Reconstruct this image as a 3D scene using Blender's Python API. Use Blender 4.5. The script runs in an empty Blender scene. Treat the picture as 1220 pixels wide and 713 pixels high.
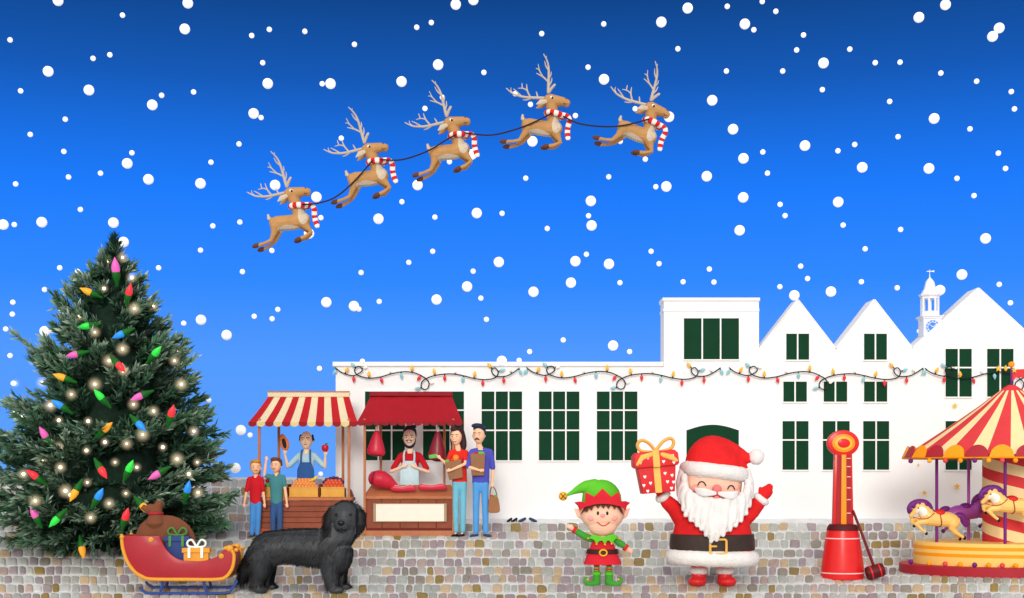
import bpy, bmesh, math, random
from mathutils import Vector, Matrix, noise
from mathutils.geometry import delaunay_2d_cdt
random.seed(7)
C = bpy.context.scene.collection
SC = bpy.context.scene
PI = math.pi
# ---------------------------------------------------------------- layout
# camera: level, at (0,0,CZ), looking along +Y; the drawing of the photograph gives
# image rows / columns, P() turns a row, a column and a distance into a point of the place
F, CX, HY, CZ = 1600.0, 610.0, 566.0, 2.0
def P(x, y, D): return Vector(((x-CX)/F*D, D, CZ+(HY-y)/F*D))
def gD(y): return 5.929/(0.2+(y-HY)/F)          # distance at which the sloping square shows at row y
def at_depth(x, y, d): return CX+(x-CX)*(1+d/F), HY+(y-HY)*(1+d/F)
def sstep(a, b, t):
    t = max(0.0, min(1.0, (t-a)/(b-a))); return t*t*(3-2*t)
CAR_X, CAR_D, CAR_SQ = 1205.0, 22.67, 0.70
CAR_R = 132*CAR_D/F; CAR_WX = (CAR_X-CX)/F*CAR_D; CAR_Z = -5.929+0.2*21.37
def gz(X, D):                                     # height of the ground
    z = -5.929+0.2*D
    k = 29.4
    if D > k: z = -5.929+0.2*k-0.03*(D-k)+0.004*min(D-k, 1)
    if D < 15: z = -5.929+0.2*15
    e = math.hypot((X-CAR_WX)/CAR_R, (D-CAR_D)/(CAR_R*CAR_SQ))
    w = 1-sstep(1.04, 2.0, e)
    return CZ+z*(1-w)+CAR_Z*w
def hit(x, y):                                    # distance at which the ground shows in column x, row y
    D = gD(y)
    if x < 880: return D
    a, b = 19.0, 27.0
    for _ in range(22):
        m = (a+b)/2
        if (HY-y)/F*m+CZ > gz((x-CX)/F*m, m): a = m
        else: b = m
    return (a+b)/2
# ---------------------------------------------------------------- materials
def lin(c):
    r = []
    for v in c[:3]:
        v = v/255.0
        r.append(v/12.92 if v <= 0.04045 else ((v+0.055)/1.055)**2.4)
    return r
_M = {}
def mat(name, rgb, rough=0.65, var=0.10, scale=6.0, bump=0.0, bscale=60.0, spec=0.25, metal=0.0, attr=None, sheen=0.0, coat=0.0):
    if name in _M: return _M[name]
    m = bpy.data.materials.new(name); m.use_nodes = True
    nt = m.node_tree; b = nt.nodes['Principled BSDF']
    b.inputs['Roughness'].default_value = rough
    b.inputs['Specular IOR Level'].default_value = spec
    b.inputs['Metallic'].default_value = metal
    if sheen: b.inputs['Sheen Weight'].default_value = sheen
    if coat:
        b.inputs['Coat Weight'].default_value = coat; b.inputs['Coat Roughness'].default_value = 0.15
    tc = nt.nodes.new('ShaderNodeTexCoord')
    n = nt.nodes.new('ShaderNodeTexNoise'); n.inputs['Scale'].default_value = scale; n.inputs['Detail'].default_value = 5
    nt.links.new(tc.outputs['Object'], n.inputs['Vector'])
    mx = nt.nodes.new('ShaderNodeMix'); mx.data_type = 'RGBA'; mx.blend_type = 'MULTIPLY'
    mx.inputs[0].default_value = 1.0
    rp = nt.nodes.new('ShaderNodeValToRGB')
    rp.color_ramp.elements[0].position = 0.3; rp.color_ramp.elements[1].position = 0.7
    lo = 1-var; hi = 1+var*0.6
    rp.color_ramp.elements[0].color = (lo, lo, lo, 1); rp.color_ramp.elements[1].color = (hi, hi, hi, 1)
    nt.links.new(n.outputs['Fac'], rp.inputs['Fac'])
    if attr:
        a = nt.nodes.new('ShaderNodeAttribute'); a.attribute_name = attr
        nt.links.new(a.outputs['Color'], mx.inputs[6])
    else:
        mx.inputs[6].default_value = (*lin(rgb), 1)
    nt.links.new(rp.outputs['Color'], mx.inputs[7])
    nt.links.new(mx.outputs[2], b.inputs['Base Color'])
    if bump:
        n2 = nt.nodes.new('ShaderNodeTexNoise'); n2.inputs['Scale'].default_value = bscale; n2.inputs['Detail'].default_value = 4
        nt.links.new(tc.outputs['Object'], n2.inputs['Vector'])
        bp = nt.nodes.new('ShaderNodeBump'); bp.inputs['Strength'].default_value = bump; bp.inputs['Distance'].default_value = 0.02
        nt.links.new(n2.outputs['Fac'], bp.inputs['Height']); nt.links.new(bp.outputs['Normal'], b.inputs['Normal'])
    _M[name] = m
    return m
def thin(m, rgb, k=0.5):                           # cloth that lets daylight through
    nt = m.node_tree; b = nt.nodes['Principled BSDF']; o = nt.nodes['Material Output']
    t = nt.nodes.new('ShaderNodeBsdfTranslucent'); t.inputs['Color'].default_value = (*lin(rgb), 1)
    x = nt.nodes.new('ShaderNodeMixShader'); x.inputs[0].default_value = k
    nt.links.new(b.outputs[0], x.inputs[1]); nt.links.new(t.outputs[0], x.inputs[2]); nt.links.new(x.outputs[0], o.inputs['Surface'])
def lamp_mat(name, rgb, strength, rough=0.3):
    m = mat(name, rgb, rough, 0.05)
    b = m.node_tree.nodes['Principled BSDF']
    b.inputs['Emission Color'].default_value = (*lin(rgb), 1); b.inputs['Emission Strength'].default_value = strength
    return m
# ---------------------------------------------------------------- mesh builder, in (column, row, depth) of the drawing
class MB:
    def __init__(s): s.v = []; s.f = []; s.m = []
    def add(s, vs, fs, mi=0):
        o = len(s.v); s.v += [tuple(v) for v in vs]
        for i, f in enumerate(fs):
            s.f.append([o+k for k in f]); s.m.append(mi(i) if callable(mi) else mi)
        return s
    def mark(s): return len(s.v)
    def rot(s, k, cx, cy, deg):                       # turn clockwise in the picture plane
        a = math.radians(deg); c, n = math.cos(a), math.sin(a)
        for i in range(k, len(s.v)):
            x, y, d = s.v[i]; x -= cx; y -= cy
            s.v[i] = (cx+x*c-y*n, cy+x*n+y*c, d)
        return s
    def yaw(s, k, cx, cd, deg):
        a = math.radians(deg); c, n = math.cos(a), math.sin(a)
        for i in range(k, len(s.v)):
            x, y, d = s.v[i]; x -= cx; d -= cd
            s.v[i] = (cx+x*c-d*n, y, cd+x*n+d*c)
        return s
    def tube(s, pts, r, n=10, mi=0, cap=True, sq=1.0, closed=False, smooth=0):
        pts = [Vector(p if len(p) > 2 else (p[0], p[1], 0)) for p in pts]
        if not isinstance(r, (list, tuple)): r = [r]*len(pts)
        r = list(r)
        if smooth:
            P2, R2 = [], []; N = len(pts)
            rng = range(N if closed else N-1)
            for i in rng:
                p0 = pts[(i-1) % N] if (closed or i > 0) else pts[0]
                p1 = pts[i]; p2 = pts[(i+1) % N]
                p3 = pts[(i+2) % N] if (closed or i+2 < N) else pts[-1]
                for k in range(smooth):
                    t = k/smooth
                    P2.append(0.5*((2*p1)+(p2-p0)*t+(2*p0-5*p1+4*p2-p3)*t*t+(3*p1-p0-3*p2+p3)*t**3))
                    R2.append(r[i]*(1-t)+r[(i+1) % N]*t)
            if not closed: P2.append(pts[-1]); R2.append(r[-1])
            pts, r = P2, R2
        if cap and not closed:
            a = (pts[0]-pts[1]).normalized(); b = (pts[-1]-pts[-2]).normalized()
            q0, q1 = pts[0], pts[-1]; r0, r1 = r[0], r[-1]
            pts = [q0+a*r0*.95, q0+a*r0*.7]+pts+[q1+b*r1*.7, q1+b*r1*.95]
            r = [r0*.3, r0*.72]+r+[r1*.72, r1*.3]
        N = len(pts); vs = []; fs = []; mis = []
        T0 = (pts[1]-pts[0]).normalized()
        up = Vector((0, 0, 1)) if abs(T0.z) < .9 else Vector((0, 1, 0))
        u = T0.cross(up).normalized()
        for i in range(N):
            if closed: T = (pts[(i+1) % N]-pts[i-1]).normalized()
            else: T = (pts[min(i+1, N-1)]-pts[max(i-1, 0)]).normalized()
            u = (u-T*u.dot(T)).normalized(); w = T.cross(u)
            for k in range(n):
                a = 2*PI*k/n
                q = pts[i]+(u*math.cos(a)+w*math.sin(a))*r[i]
                if sq != 1.0: q.z = pts[i].z+(q.z-pts[i].z)*sq
                vs.append(q)
        for i in range(N if closed else N-1):
            j = (i+1) % N
            for k in range(n):
                fs.append((i*n+k, i*n+(k+1) % n, j*n+(k+1) % n, j*n+k)); mis.append(mi(i, N) if callable(mi) else mi)
        if not closed:
            fs.append(tuple(range(n))[::-1]); mis.append(mi(0, N) if callable(mi) else mi)
            fs.append(tuple((N-1)*n+k for k in range(n))); mis.append(mi(N-1, N) if callable(mi) else mi)
        s.add(vs, fs, lambda i: mis[i]); return s
    def ell(s, c, r, n=16, mi=0, deg=0):
        if not isinstance(r, (list, tuple)): r = (r, r, r)
        if len(c) < 3: c = (c[0], c[1], 0)
        k0 = s.mark(); m = max(6, n//2); vs = [(c[0], c[1]-r[1], c[2])]; fs = []
        for i in range(1, m):
            a = PI*i/m
            for k in range(n):
                b = 2*PI*k/n
                vs.append((c[0]+r[0]*math.sin(a)*math.cos(b), c[1]-r[1]*math.cos(a), c[2]+r[2]*math.sin(a)*math.sin(b)))
        vs.append((c[0], c[1]+r[1], c[2])); L = len(vs)-1
        for k in range(n):
            fs.append((0, 1+k, 1+(k+1) % n)); fs.append((L, 1+(m-2)*n+(k+1) % n, 1+(m-2)*n+k))
            for i in range(m-2):
                a = 1+i*n; fs.append((a+k, a+n+k, a+n+(k+1) % n, a+(k+1) % n))
        s.add(vs, fs, mi)
        if deg: s.rot(k0, c[0], c[1], deg)
        return s
    def prism(s, ol, d0, d1, mi=0, bevel=0.0, seg=2):
        bm = bmesh.new()
        a = [bm.verts.new((x, y, d0)) for x, y in ol]; b = [bm.verts.new((x, y, d1)) for x, y in ol]
        n = len(ol); fa = bm.faces.new(a); fb = bm.faces.new(b[::-1])
        for i in range(n): bm.faces.new((a[i], b[i], b[(i+1) % n], a[(i+1) % n]))
        bm.normal_update()
        if bevel:
            bmesh.ops.bevel(bm, geom=list(fa.edges)+list(fb.edges), offset=bevel, segments=seg, profile=0.5, affect='EDGES', clamp_overlap=True)
        bm.normal_update()
        bmesh.ops.triangulate(bm, faces=[f for f in bm.faces if len(f.verts) > 4])
        bm.verts.index_update()
        s.add([v.co for v in bm.verts], [[v.index for v in f.verts] for f in bm.faces], mi); bm.free(); return s
    def box(s, x0, x1, y0, y1, d0, d1, mi=0, bevel=0.0):
        return s.prism([(x0, y0), (x1, y0), (x1, y1), (x0, y1)], d0, d1, mi, bevel, 1)
    def lathe(s, prof, cx, cd=0, n=32, sq=1.0, mi=0, cap=True):
        vs = []; fs = []; mis = []; N = len(prof)
        for r, y in prof:
            for k in range(n):
                a = 2*PI*k/n; vs.append((cx+r*math.cos(a), y, cd+r*sq*math.sin(a)))
        for i in range(N-1):
            for k in range(n):
                fs.append((i*n+k, (i+1)*n+k, (i+1)*n+(k+1) % n, i*n+(k+1) % n)); mis.append(mi(i, k) if callable(mi) else mi)
        if cap:
            fs.append(tuple(range(n))); mis.append(mi(0, 0) if callable(mi) else mi)
            fs.append(tuple((N-1)*n+k for k in range(n))[::-1]); mis.append(mi(N-2, 0) if callable(mi) else mi)
        s.add(vs, fs, lambda i: mis[i]); return s
    def shell(s, ol, dfun, thick=1.0, step=3.0, mi=0, puff=0.0, mfun=None):
        # a sheet with the outline ol laid over the surface d = dfun(x, y); puff swells it towards its middle
        pts = [Vector(p) for p in ol]; n = len(pts); dense = []
        for i in range(n):
            a, b = pts[i], pts[(i+1) % n]; k = max(1, int((b-a).length/step))
            dense += [a.lerp(b, j/k) for j in range(k)]
        n = len(dense)
        x0, x1 = min(p.x for p in dense), max(p.x for p in dense); y0, y1 = min(p.y for p in dense), max(p.y for p in dense)
        def ins(x, y):
            c = False
            for i in range(n):
                a, b = dense[i], dense[i-1]
                if (a.y > y) != (b.y > y) and x < (b.x-a.x)*(y-a.y)/(b.y-a.y)+a.x: c = not c
            return c
        def dist(x, y):
            q = Vector((x, y)); best = 1e9
            for i in range(n):
                a, b = dense[i-1], dense[i]; e = b-a; L = e.length_squared
                t = 0 if L == 0 else max(0, min(1, (q-a).dot(e)/L)); best = min(best, (q-a-e*t).length_squared)
            return math.sqrt(best)
        inner = []; y = y0+step*.5; row = 0
        while y < y1:
            x = x0+step*(.5 if row % 2 else 1.0)
            while x < x1:
                if ins(x, y) and dist(x, y) > step*.45: inner.append(Vector((x, y)))
                x += step
            y += step*.87; row += 1
        vo, _, fo, _, _, _ = delaunay_2d_cdt(dense+inner, [], [list(range(n))], 1, 1e-5)
        nv = len(vo); ds = [dist(v.x, v.y) for v in vo]; R = max(ds) or 1
        def pf(k):
            if not puff: return 0
            t = min(1, ds[k]/R); return puff*math.sqrt(max(0, 1-(1-t)**2))
        vs = [(v.x, v.y, dfun(v.x, v.y)-thick-pf(k)) for k, v in enumerate(vo)]+[(v.x, v.y, dfun(v.x, v.y)) for v in vo]
        fs = []; mis = []
        edge = {}
        for f in fo:
            fs.append(list(f)); fs.append([nv+k for k in f][::-1])
            c = sum((vo[k] for k in f), Vector((0, 0)))/len(f); q = mfun(c.x, c.y) if mfun else mi
            mis += [q, q]
            for i in range(len(f)):
                e = (f[i], f[(i+1) % len(f)]); edge[e] = q
        for (a, b), q in edge.items():
            if (b, a) not in edge: fs.append([b, a, nv+a, nv+b]); mis.append(q)
        s.add(vs, fs, lambda i: mis[i]); return s
# ---------------------------------------------------------------- things
class T:
    def __init__(t, name, label, cat, x, y, D, group=None, empty=True):
        t.x, t.y, t.D, t.s = x, y, D, D/F; t.name = name; t.root = None
        t.props = (label, cat, group); t.loc = P(x, y, D)
        if empty:
            t.root = bpy.data.objects.new(name, None); t.root.empty_display_size = 0.2
            C.objects.link(t.root); t._tag(t.root)
    def _tag(t, o):
        o.location = t.loc; o['label'], o['category'] = t.props[0], t.props[1]
        if t.props[2]: o['group'] = t.props[2]
    def mesh(t, mb, name, ang=35, smooth=True):
        me = bpy.data.meshes.new(name); s = t.s
        me.from_pydata([((x-t.x)*s, d*s, (t.y-y)*s) for x, y, d in mb.v], [], mb.f)
        me.polygons.foreach_set('material_index', mb.m)
        bm = bmesh.new(); bm.from_mesh(me); bmesh.ops.recalc_face_normals(bm, faces=bm.faces); bm.to_mesh(me); bm.free()
        if smooth:
            me.shade_smooth(); me.set_sharp_from_angle(angle=math.radians(ang))
        return me
    def blob(t, mb, name, vox=0.6, it=4):
        me = bpy.data.meshes.new('tmp')
        me.from_pydata([(x-t.x, d, t.y-y) for x, y, d in mb.v], [], mb.f)
        bm = bmesh.new(); bm.from_mesh(me); bmesh.ops.recalc_face_normals(bm, faces=bm.faces); bm.to_mesh(me); bm.free()
        o = bpy.data.objects.new('tmp', me); C.objects.link(o)
        r = o.modifiers.new('r', 'REMESH'); r.mode = 'VOXEL'; r.voxel_size = vox
        sm = o.modifiers.new('s', 'SMOOTH'); sm.factor = 0.5; sm.iterations = it
        dg = bpy.context.evaluated_depsgraph_get(); dg.update()
        out = bpy.data.meshes.new_from_object(o.evaluated_get(dg))
        bpy.data.objects.remove(o); bpy.data.meshes.remove(me)
        out.transform(Matrix.Scale(t.s, 4)); out.materials.clear(); out.shade_smooth(); out.name = name
        return out
    def put(t, name, me, mats, parent=None, label=None):
        if not isinstance(mats, (list, tuple)): mats = [mats]
        for m in mats: me.materials.append(m)
        o = bpy.data.objects.new(name, me); C.objects.link(o)
        if t.root is None: t.root = o; t._tag(o)
        else: o.parent = parent or t.root
        if label: o['label'] = label
        return o
    def part(t, name, mb, mats, parent=None, label=None, ang=35, smooth=True):
        return t.put(name, t.mesh(mb, name, ang, smooth), mats, parent, label)
    def bpart(t, name, mb, mats, parent=None, label=None, vox=0.6, it=4):
        return t.put(name, t.blob(mb, name, vox, it), mats, parent, label)
    def paint(t, o, fn):
        me = o.data; s = t.s
        for p in me.polygons:
            c = p.center; p.material_index = fn(c.x/s+t.x, t.y-c.z/s, c.y/s)
def single(name, label, cat, x, y, D, mb, mats, group=None, ang=35):
    t = T(name, label, cat, x, y, D, group, empty=False); t.part(name, mb, mats, ang=ang); return t
def copy_tree(o, parent=None):
    c = o.copy(); C.objects.link(c); c.parent = parent
    for ch in list(o.children): copy_tree(ch, c)
    return c
def struct(name, me, m):
    me.materials.append(m); o = bpy.data.objects.new(name, me); C.objects.link(o); o['kind'] = 'structure'; return o
# ================================================================ sky, sun, camera
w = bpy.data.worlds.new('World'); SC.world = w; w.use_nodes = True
nt = w.node_tree; bg = nt.nodes['Background']
tc = nt.nodes.new('ShaderNodeTexCoord'); sx = nt.nodes.new('ShaderNodeSeparateXYZ'); nt.links.new(tc.outputs['Generated'], sx.inputs[0])
rp = nt.nodes.new('ShaderNodeValToRGB'); cr = rp.color_ramp
stops = [(0.0, (97, 163, 255)), (0.085, (83, 155, 255)), (0.14, (50, 138, 255)), (0.203, (30, 124, 253)), (0.225, (28, 116, 238)), (0.28, (22, 90, 184)), (0.345, (16, 64, 128)), (0.6, (16, 60, 120))]
while len(cr.elements) < len(stops): cr.elements.new(0.5)
for e, (p, c) in zip(cr.elements, stops): e.position = p; e.color = (*lin(c), 1)
nt.links.new(sx.outputs['Z'], rp.inputs['Fac'])
SUN_AZ, SUN_EL = -3.0, 18.0            # behind the viewer's left shoulder
sd = Vector((math.sin(math.radians(SUN_AZ))*math.cos(math.radians(SUN_EL)), -math.cos(math.radians(SUN_AZ))*math.cos(math.radians(SUN_EL)), math.sin(math.radians(SUN_EL))))
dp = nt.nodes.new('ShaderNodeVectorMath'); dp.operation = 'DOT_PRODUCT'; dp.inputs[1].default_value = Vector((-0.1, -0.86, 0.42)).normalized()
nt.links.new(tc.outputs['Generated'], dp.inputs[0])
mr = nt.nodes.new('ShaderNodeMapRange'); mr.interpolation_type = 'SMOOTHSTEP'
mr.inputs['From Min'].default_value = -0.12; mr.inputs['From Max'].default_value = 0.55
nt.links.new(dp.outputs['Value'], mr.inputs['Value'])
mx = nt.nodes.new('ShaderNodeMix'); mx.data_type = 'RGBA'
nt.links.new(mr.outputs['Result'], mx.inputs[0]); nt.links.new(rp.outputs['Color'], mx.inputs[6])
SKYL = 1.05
mx.inputs[7].default_value = (SKYL*1.0, SKYL*0.96, SKYL*0.92, 1)     # white fill light added to the unseen sky behind the viewer
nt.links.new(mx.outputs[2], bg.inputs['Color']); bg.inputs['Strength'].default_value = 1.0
sl = bpy.data.lights.new('sun', 'SUN'); sl.energy = 1.6; sl.angle = math.radians(18); sl.color = (1, 0.96, 0.9)
so = bpy.data.objects.new('sun', sl); C.objects.link(so)
so.rotation_euler = sd.to_track_quat('Z', 'Y').to_euler()
cam = bpy.data.cameras.new('camera'); co = bpy.data.objects.new('camera', cam); C.objects.link(co); SC.camera = co
co.location = (0, 0, CZ); co.rotation_euler = (PI/2, 0, 0)
cam.sensor_width = 36; cam.lens = F/1220*36; cam.shift_y = (HY-356.5)/1220; cam.clip_end = 3000; cam.clip_start = 0.1
SC.view_settings.view_transform = 'Standard'; SC.view_settings.look = 'None'; SC.view_settings.exposure = 0
# ================================================================ ground
vs, fs = [], []
Xs = [-600, -200, -60, -25]+[-14+i*0.35 for i in range(80)]+[25, 60, 200, 600]
Ds = [-60, 0, 10, 15]+[17+i*0.25 for i in range(53)]+[31, 34, 45, 80, 200, 600]
for D in Ds:
    for X in Xs: vs.append((X, D, gz(X, D)))
nx = len(Xs)
for j in range(len(Ds)-1):
    for i in range(nx-1): fs.append((j*nx+i, j*nx+i+1, (j+1)*nx+i+1, (j+1)*nx+i))
me = bpy.data.meshes.new('ground'); me.from_pydata(vs, [], fs); me.shade_smooth()
struct('ground', me, mat('pale mortar bed', (222, 224, 226), 0.9, 0.12, 5, 0.3, 30))
# setts, each a rounded stone of its own outline
PAL = [((178, 178, 172), 5), ((168, 172, 164), 4.5), ((156, 143, 146), 3.6), ((190, 168, 136), 3.6), ((144, 137, 126), 2), ((146, 124, 74), 1.3), ((176, 156, 146), 2.2), ((192, 194, 190), 3)]
pc = [lin(p[0]) for p in PAL]; pw = [p[1] for p in PAL]
vs, fs, cols = [], [], []
rnd = random.Random(3)
rows = []; y = 770
while y > 570: rows.append(y); y -= 10.5
for ri in range(len(rows)-1):
    ya, yb = rows[ri], rows[ri+1]; ym = (ya+yb)/2
    x = -260+rnd.uniform(0, 12)
    while x < 1480:
        wd = rnd.choice((9.2, 10.5, 11.4, 12.2, 13.6)); x1 = x+wd; xm = x+wd/2
        g = 0.42+rnd.uniform(0, 0.3); D0 = gD(ym)
        wav = 1.6*noise.noise(Vector((xm*.02, ym*.05, 1)))
        if not (ym < 619 and xm > 395):
            cor = [(x+g, ya-g), (x1-g, ya-g), (x1-g, yb+g), (x+g, yb+g)]
            cor = [(cx+rnd.uniform(-.9, .9), cy+wav+rnd.uniform(-.9, .9)) for cx, cy in cor]
            rr = rnd.uniform(.12, .36); ring = []
            for k in range(4):
                p, q, n_ = Vector(cor[k-1]), Vector(cor[k]), Vector(cor[(k+1) % 4])
                a = q.lerp(p, rr); b = q.lerp(n_, rr)
                for t in (0, .33, .67, 1): ring.append(((1-t)**2*a+2*t*(1-t)*q+t*t*b))
            c = sum(ring, Vector((0, 0)))/16; o = len(vs); col = rnd.choices(pc, pw)[0]; br = rnd.uniform(1.0, 1.28)
            col = [v*br for v in col]; hh = rnd.uniform(.9, 1.25)
            for sc_, h in ((1.0, -.02), (1.0, .003), (.9, .011), (.5, .014)):
                for q in ring:
                    p = c+(q-c)*sc_; D = hit(p.x, p.y); X = (p.x-CX)/F*D; vs.append((X, D, gz(X, D)+h*hh)); cols.append(col)
            D = hit(c.x, c.y); X = (c.x-CX)/F*D; vs.append((X, D, gz(X, D)+.0145*hh)); cols.append(col)
            for l in range(3):
                for k in range(16): fs.append((o+l*16+k, o+l*16+(k+1) % 16, o+(l+1)*16+(k+1) % 16, o+(l+1)*16+k))
            for k in range(16): fs.append((o+48+k, o+48+(k+1) % 16, o+64))
        x = x1
me = bpy.data.meshes.new('cobblestones'); me.from_pydata(vs, [], fs); me.shade_smooth()
at = me.color_attributes.new('tint', 'FLOAT_COLOR', 'POINT')
for i, c in enumerate(cols): at.data[i].color = (*c, 1)
bm = bmesh.new(); bm.from_mesh(me); bmesh.ops.recalc_face_normals(bm, faces=bm.faces); bm.to_mesh(me); bm.free()
struct('cobbled_paving', me, mat('worn sett stone', (0, 0, 0), 0.8, 0.16, 14, 0.35, 70, attr='tint'))
# ================================================================ houses
WHITE = mat('white painted render', (247, 247, 247), 0.8, 0.02, 1.5, 0.05, 25, spec=0.1)
GREEN = mat('dark green window pane', (18, 62, 40), 0.6, 0.10, 2, spec=0.06)
FRAME = mat('white window frame', (246, 246, 244), 0.5, 0.03)
DW = 25.5
def window(t, x0, x1, y0, y1, cols, bars):
    m = MB(); e = 1.0
    m.box(x0-e, x1+e, y0-e, y0, -1.6, 0.4).box(x0-e, x1+e, y1, y1+e+.5, -2.2, 0.4)
    m.box(x0-e, x0, y0, y1, -1.6, 0.4).box(x1, x1+e, y0, y1, -1.6, 0.4)
    for k in range(1, cols):
        xm = x0+(x1-x0)*k/cols; m.box(xm-.85, xm+.85, y0, y1, -1.5, 0.3)
    for yb in bars:
        for k in range(cols):
            a = x0+(x1-x0)*k/cols+(.9 if k else 0); b = x0+(x1-x0)*(k+1)/cols-(.9 if k < cols-1 else 0)
            m.box(a, b, yb-.85, yb+.85, -1.4, 0.2)
    w_ = t.part('window', m, FRAME, smooth=False)
    t.part('pane', MB().box(x0, x1, y0, y1, -.5, .25), GREEN, w_, smooth=False)
def wallpart(t, ol, depth, name='wall'):
    return t.part(name, MB().prism(ol, 0, depth), WHITE, smooth=False)
# long hall
h = T('long_hall', 'long low white hall with five tall green gridded windows behind the stalls', 'building', 595, 618, DW)
wallpart(h, [(400, 437), (790.97, 437), (790.97, 640), (400, 640)], 260)
h.part('cornice', MB().box(396.5, 790.4, 431.5, 437, -3, 262, bevel=.8), WHITE, smooth=False)
for a, b in ((435, 482.5), (504, 552.8), (573.8, 622), (642, 690.2), (711, 759.3)): window(h, a, b, 466.8, 548.7, 3, (489, 513))
# square block
h = T('square_block', 'tall flat topped white block with three part window and arched green door', 'building', 847, 618, DW)
wallpart(h, [(791, 359), (904.17, 359), (904.17, 640), (791, 640)], 36)
h.part('cornice', MB().box(789.3, 905.3, 355, 359, -2, 38, bevel=.7).box(790.2, 904.6, 368, 371.5, -1, 37, bevel=.5), WHITE, smooth=False)
window(h, 814.6, 880.2, 379.6, 428.5, 3, ())
arc = [(817.6+62.4*k/12, 513-6.7*math.sin(PI*k/12)) for k in range(13)]
d_ = h.part('door', MB().prism(arc+[(880, 616.5), (817.6, 616.5)], -.9, .3), GREEN, smooth=False)
arc2 = [(816.2+65.2*k/12, 512-7.4*math.sin(PI*k/12)) for k in range(13)]
fr = MB()
for k in range(12): fr.prism([arc2[k], arc2[k+1], arc[k+1], arc[k]], -1.8, .3)
fr.box(816.2, 817.6, 513, 616.5, -1.8, .3).box(880, 881.4, 513, 616.5, -1.8, .3)
h.part('door_frame', fr, FRAME, d_, smooth=False)
h.part('handle', MB().ell((874, 572, -2.2), 1.4, 10).tube([(874, 572, -2), (874, 572, -.4)], .5, 6), mat('dull brass', (170, 140, 80), .4, metal=1.0), d_)
# twin gabled house
h = T('twin_gabled_house', 'white house with two pointed gables and three rows of green windows', 'building', 995, 618, DW)
wallpart(h, [(904.2, 640), (904.2, 417.5), (950.6, 358), (996, 416.5), (1041.8, 357.8), (1087.17, 415.7), (1087.17, 640)], 36)
rf = MB()
for a, b in (((903.9, 417.5), (950.6, 357.6)), ((950.6, 357.6), (996, 416.2)), ((996, 416.2), (1041.8, 357.4)), ((1041.8, 357.4), (1087, 415.4))):
    n_ = Vector((b[1]-a[1], a[0]-b[0])).normalized()*1.1
    if n_.y > 0: n_ = -n_
    rf.prism([a, b, (b[0]+n_.x, b[1]+n_.y), (a[0]+n_.x, a[1]+n_.y)], -.4, 37)
h.part('roof', rf, mat('snow covered roof', (253, 253, 254), .85, .0, 3, .1, 30), smooth=False)
window(h, 936.4, 963.7, 398, 429, 2, ()); window(h, 1029, 1056.3, 398, 429, 2, ())
for a, b in ((933, 961), (981, 1009), (1029, 1056.7)): window(h, a, b, 455, 479, 2, ())
for a, b in ((932, 963), (980, 1012), (1028, 1059)): window(h, a, b, 502, 560, 2, (524.5,))
# broad gable
h = T('broad_gabled_house', 'large white house with one broad gable standing behind the carousel', 'building', 1166, 618, DW)
wallpart(h, [(1087.2, 640), (1087.2, 415.7), (1165.7, 344), (1249, 420), (1249, 640)], 36)
rf = MB()
for a, b in (((1087.3, 415.4), (1165.7, 343.7)), ((1165.7, 343.7), (1250, 420.6))):
    n_ = Vector((b[1]-a[1], a[0]-b[0])).normalized()*1.1
    if n_.y > 0: n_ = -n_
    rf.prism([a, b, (b[0]+n_.x, b[1]+n_.y), (a[0]+n_.x, a[1]+n_.y)], -.4, 37)
h.part('roof', rf, mat('snow covered roof', (248, 248, 250)), smooth=False)
window(h, 1126, 1157.3, 416, 473, 2, (438.3,)); window(h, 1175.5, 1207, 416, 473, 2, (438.3,))
window(h, 1126, 1157.3, 502, 560, 2, (524.5,)); window(h, 1175.5, 1207, 502, 560, 2, (524.5,))
# clock turret
ct = T('clock_turret', 'slender white clock turret with open lantern and weathervane rising behind the gables', 'clock tower', 1107.8, 440, 25.72)
TW = mat('white painted timber', (240, 243, 250), .6, .03)
n8 = 8
def octo(prof, y_rot=PI/8):
    m = MB(); k = m.mark(); m.lathe(prof, 1107.8, 0, n8, 1.0); m.yaw(k, 1107.8, 0, 22.5); return m
ct.part('tower', MB().box(1097.2, 1118.4, 381, 470, -10.6, 10.6), TW, smooth=False)
ct.part('cornice', MB().box(1096, 1119.6, 379, 381, -11.8, 11.8, bevel=.4).box(1094.8, 1120.8, 377.4, 379, -13, 13, bevel=.4), TW, smooth=False)
ln = MB()
for k in range(8):
    a = 2*PI*(k+.5)/8; ln.tube([(1107.8+9.6*math.cos(a), 377.4, 9.6*math.sin(a)), (1107.8+9.6*math.cos(a), 354, 9.6*math.sin(a))], 1.35, 8, cap=False)
ln.lathe([(10.2, 377.4), (10.2, 372), (9.6, 371.5)], 1107.8, 0, 8)
ln.lathe([(2.0, 377), (2.0, 355)], 1107.8, 0, 10)
ct.part('lantern', ln, TW)
ct.part('entablature', octo([(10.8, 356.5), (10.8, 354.5), (12.6, 353), (13.0, 351.5), (11.5, 350.5)]), TW, smooth=False)
ct.part('dome', octo([(10.4, 350.5), (9.2, 347.5), (7.4, 345), (6.2, 341), (5.2, 336.5), (3.2, 333.5), (1.2, 331.5), (.5, 330)]), TW)
ct.part('weathervane', MB().tube([(1107.6, 331), (1107.6, 321.5)], [.5, .3], 6).ell((1107.6, 329), .9, 8).prism([(1104, 323.2), (1110, 323), (1113, 322.2), (1113, 324.6), (1110, 323.9), (1104, 324)], -.2, .2), TW)
ck = ct.part('clock_face', MB().prism([(1107.8+8.6*math.cos(2*PI*k/28), 391+8.6*math.sin(2*PI*k/28)) for k in range(28)], -11.2, -10.5), mat('blue clock dial', (70, 140, 240), .5), smooth=False)
rg = MB()
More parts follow.
